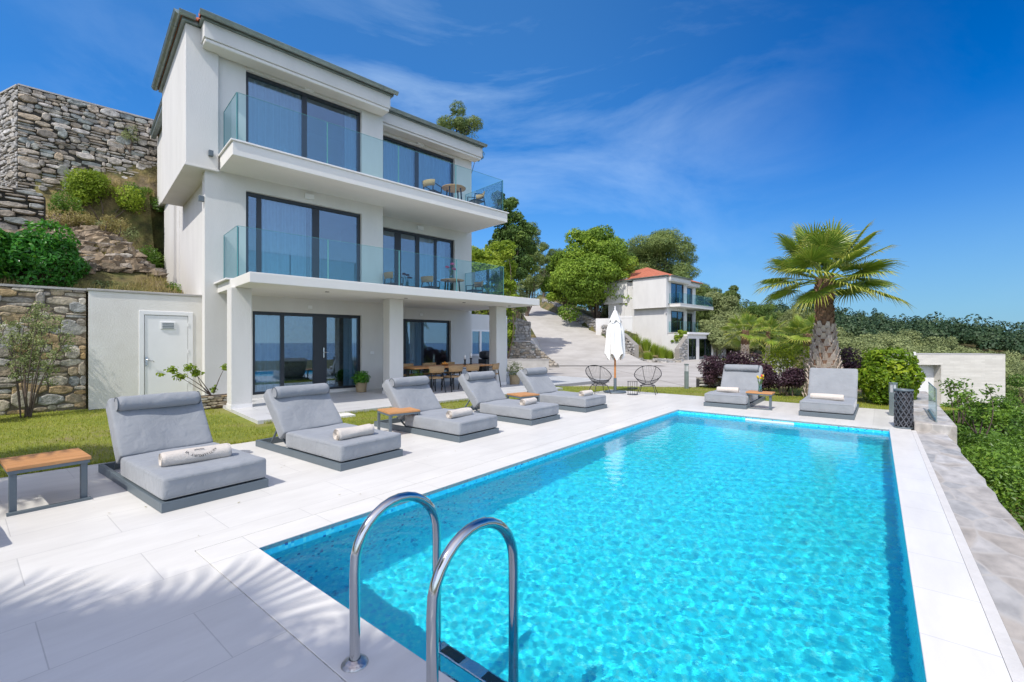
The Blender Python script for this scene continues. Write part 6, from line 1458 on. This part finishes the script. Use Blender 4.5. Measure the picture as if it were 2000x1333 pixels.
# shrubs in front of the garden wall
def stems_shrub(label, x, y, h, w_, kind, leaf, n, seed, ns=9):
    t = thing('shrub', label, 'shrub', (x, y, 0)); rg = random.Random(seed); mb = MB(); bl_ = []
    for i in range(ns):
        a = rg.uniform(0, 2*pi); r_ = w_*rg.uniform(.35,1); p = (r_*cos(a), r_*sin(a)*.5, h*rg.uniform(.55,1)); limb(mb, (.08*cos(a),.08*sin(a),0), p, .015, .004, seed+i, 5, 8, .08)
        for f in (.55,.75,.9,1.0):
            q = (p[0]*f+rg.uniform(-.12,.12), p[1]*f+rg.uniform(-.1,.1), p[2]*f+rg.uniform(-.05,.05)); bl_.append((*q, .19, .15, .13, n/ns/4)); limb(mb, (p[0]*f*.9,p[1]*f*.9,p[2]*f*.9), q, .008, .003, seed+i*7, 4)
    V, F, R = leafcloud(bl_, leaf, .5, seed, shell=.1); np_mesh('foliage', V, F, R, LEAF[kind], t); mb.build('stem', MT['bark'], t); return t
p = HW(-3.15, -.35); stems_shrub('tall loose shrub with thin stems before the garden wall', p.x, p.y, 2.55, .95, 'olive', .06, 3000, 400, 12)
p = HW(-4.15, -.1); shrub('variegated shrub at the left edge before the garden wall', p.x, p.y, .9, (.5,.4,.45), 'silver', .08, 1500, 401)
p = HW(-4.0, .15); shrub('green leafy shrub low at the left edge of the lawn', p.x, p.y, .25, (.55,.4,.38), 'laurel', .10, 1300, 402)
p = HW(-3.9, .6); shrub('low ground plants at the foot of the left shrubs', p.x, p.y, -.02, (.5,.35,.12), 'laurel', .05, 900, 403)
# little tree in the planter: part of the planter
mb = MB(); bl_ = []
for i, q in enumerate([(-.52,.05,.95),(-.20,.0,1.0),(-.38,.1,.78),(-.05,.05,.85),(.52,.0,.98),(.30,.05,.45)]):
    limb(mb, (.30,.25,.28) if i < 4 else (.34,.25,.34), (q[0]+.05,q[1]+.2,q[2]), .014, .004, 500+i, 5, 6, .15); bl_.append((q[0]+.05, q[1]+.2, q[2], .15 if i < 4 else .09, .12, .10, 70 if i < 4 else 26))
bl_.append((-.72,.2,.86,.10,.08,.05,22)); mb.build('stem', MT['bark'], tr_)
V, F, R = leafcloud(bl_, .085, .6, 9, shell=.1); np_mesh('foliage', V, F, R, LEAF['lime'], tr_)
# plants in pots: parts of the pots
for t_, rad, kd, lf, n, z in ((POT1,(.27,.27,.22),'laurel',.11,420,.30),(POT2,(.34,.3,.34),'scrub',.07,520,.18),(POT3,(.50,.45,.30),'palm',.16,300,.34),(POT4,(.34,.34,.34),'olive',.07,600,.30)):
    V, F, R = leafcloud([(0,0,z+rad[2]*.6,*rad,n)], lf, .38, 77, shell=.2); np_mesh('foliage', V, F, R, LEAF[kd], t_)
# right-hand slope: separate scrub plants below the parapet
rg = np.random.default_rng(5); kk = 0; _O = ['first','second','third','fourth','fifth','sixth','seventh','eighth','ninth','tenth','eleventh','twelfth','thirteenth','fourteenth']; cnt = {}
for a in np.arange(1.2, 16.5, 1.15):
    for j, off in enumerate((1.0, 2.3, 3.8, 5.6)):
        if j >= 2 and rg.random() < .15: continue
        aa = a+rg.uniform(-.4,.4)+j*.5; bb = 4.66+off+rg.uniform(-.25,.25); p = PW(aa, bb); 
        if p.y < .8 or abs(p.x)/p.y > 1.5: continue
        zt = -.30+.10*j-(.3 if aa > 13 else 0)-.02*off+rg.uniform(-.15,.12); zg = tz(p.x, p.y); rz = max(.5, (zt-zg)/2); r = rg.uniform(.75,1.0)+.12*j
        cnt[j] = cnt.get(j, -1)+1
        shrub('dense green scrub bush, %s from the camera in the %s row out from the parapet' % (ORD[cnt[j]], ORD[j]), p.x, p.y, zg-.05, (r,r,rz), 'scrub', .075 if p.y < 12 else .10, 2600 if p.y < 9 else 1700, 600+kk, name='scrub_bush', group='green scrub bushes below the parapet', nl=12, stem=False, cat='bush'); kk += 1
for a, b_, h in ((14.2,5.2,.55),(12.6,5.4,.35)):
    p = PW(a, b_); stems_shrub('leafy shoots rising above the scrub near the glass screen' if h > .5 else 'small leafy shoots beside the raised stone cap', p.x, p.y, 1.0, .5, 'scrub', .09, 420, 700+int(a), 5).location.z = -.4
for i, (px, Y, ty) in enumerate([(1880,17,770),(1935,15,775),(1985,16,750),(1960,22,735)]):
    tree(('yellow tipped bush before the pale outbuilding','green bush at the foot of the outbuilding corner','bush at the right edge of the picture, by the outbuilding','bush right behind the pale outbuilding')[i], PX(px,Y), Y, ZY(ty,Y), 2.3, 'scrub', .10, 360, 16, 710+i, lowfrac=0, name='bush', cat='bush')
# ornamental grasses beside the far villa path
for i, (px, Y, py, w_, h) in enumerate([(1242,50,668,1.5,1.7),(1262,48,672,1.3,1.4),(1278,50,680,1.4,1.4),(1294,49,686,1.6,1.4),(1308,49,690,1.3,1.2),(1265,44,692,1.5,1.0)]):
    x, y, z = PX(px,Y), Y, ZY(py+14,Y); t = thing('ornamental_grass', ['tall green grass clump at the top of the far path','second grass clump on the far path','third grass clump on the far path','broad grass clump by the villa corner','lowest grass clump on the far path','spiky low clump in the rock bed by the drive'][i], 'ornamental grass', (x,y,z), 0)
    rgg = np.random.default_rng(800+i); n = 700; an = rgg.uniform(0,2*pi,n); le = rgg.uniform(0,.75,n); L_ = h*rgg.uniform(.6,1.1,n); rb = rgg.uniform(0,w_*.25,n)
    b0_ = np.stack([rb*np.cos(an), rb*np.sin(an), np.zeros(n)],-1); ti = b0_+np.stack([np.cos(an)*le*L_*.7, np.sin(an)*le*L_*.7, L_*np.sqrt(1-le*le*.7)],-1); sd = np.stack([-np.sin(an),np.cos(an),0*an],-1)*.025
    np_mesh('blades', np.stack([b0_-sd,b0_+sd,ti],1).reshape(-1,3), np.arange(3*n).reshape(n,3), rgg.random(n), LEAF['lime'], t)
tree('leafy shrub at the near corner of the far villa', PX(1329,50), 50, ZY(640,50), 2.0, 'lime', .16, 340, 14, 820, lowfrac=.0, base=.9, name='shrub', cat='shrub')
# dry grass and weeds on the banks: uncountable
rg = np.random.default_rng(31); N = 60000; u_ = rg.uniform(-9, 1.5, N); w_ = rg.uniform(1.7, 8.9, N)
gx_ = C0.x+d1.x*u_-dn.x*w_; gy_ = C0.y+d1.y*u_-dn.y*w_; gz_ = terrain(gx_, gy_); kp = (vnoise(gx_, gy_, 1.1, 9) > .42) & ~((u_ > -.2))
blades('dry_grass', gx_[kp], gy_[kp], gz_[kp]-.02, .20, .016, LEAF['dry'], 32, lean=.9, kind='stuff', label='dry grass and weeds on the rocky bank beside the villa', cat='dry grass')
N = 50000; gx_ = rg.uniform(-6, 60, N); gy_ = rg.uniform(30, 90, N); gz_ = terrain(gx_, gy_); b_, rz_, hw_ = road_info(gx_, gy_)
kp = (b_ > hw_+.9) & (gz_ > .1) & (vnoise(gx_, gy_, .6, 9) > .40)
blades('hill_grass', gx_[kp], gy_[kp], gz_[kp]-.05, .38, .05, LEAF['dry'], 33, lean=.9, kind='stuff', label='dry grass between the trees on the hillside', cat='dry grass')
# loose rocks on the bank
rocks = MB(); rr0 = random.Random(9)
for k in range(900):
    u, w2 = rr0.uniform(-3.8, -.35), rr0.uniform(2.6, 7.6); p = HW(u, -w2); z = tz(p.x, p.y); s = rr0.uniform(.06,.26)
    vs = [(p.x+s*rr0.uniform(.7,1.5)*cos(a)*1.3, p.y+s*rr0.uniform(.6,1.2)*sin(a), z+h_*s*.45+rr0.uniform(-.02,.03)) for h_ in (-.6,.7) for a in [i*pi/3+rr0.uniform(-.2,.2) for i in range(6)]]
    rocks.add(vs, [(0,1,2,3,4,5)[::-1], (6,7,8,9,10,11)]+[(i,(i+1)%6,6+(i+1)%6,6+i) for i in range(6)], r=rr0.random())
tag(rocks.build('loose_rocks', stone('bank_rock', [(.20,.15,.10),(.34,.26,.17),(.14,.11,.08),(.38,.33,.27)], .9, 20)), 'broken flat rocks covering the bare bank', 'rocks', kind='stuff')

# a few dry leaves blown on the paving
rg = np.random.default_rng(12); n = 34; la = rg.uniform(-3.5, 3.5, n); lb_ = rg.uniform(-3.6, -.3, n); V = []
for a_, b_ in zip(la, lb_):
    p = PW(a_, b_); t = rg.uniform(0, 6.3); s_ = rg.uniform(.008, .018); c_, q_ = cos(t)*s_, sin(t)*s_; z_ = .006
    V += [(p.x-c_, p.y-q_, z_), (p.x+q_*.4, p.y-c_*.4, z_+.003), (p.x+c_, p.y+q_, z_+.006), (p.x-q_*.4, p.y+c_*.4, z_+.003)]
tag(np_mesh('fallen_leaves', np.array(V), np.arange(4*n).reshape(n,4), rg.random(n), LEAF['dry']), 'tiny dry leaves scattered on the white paving', 'leaves', kind='stuff')
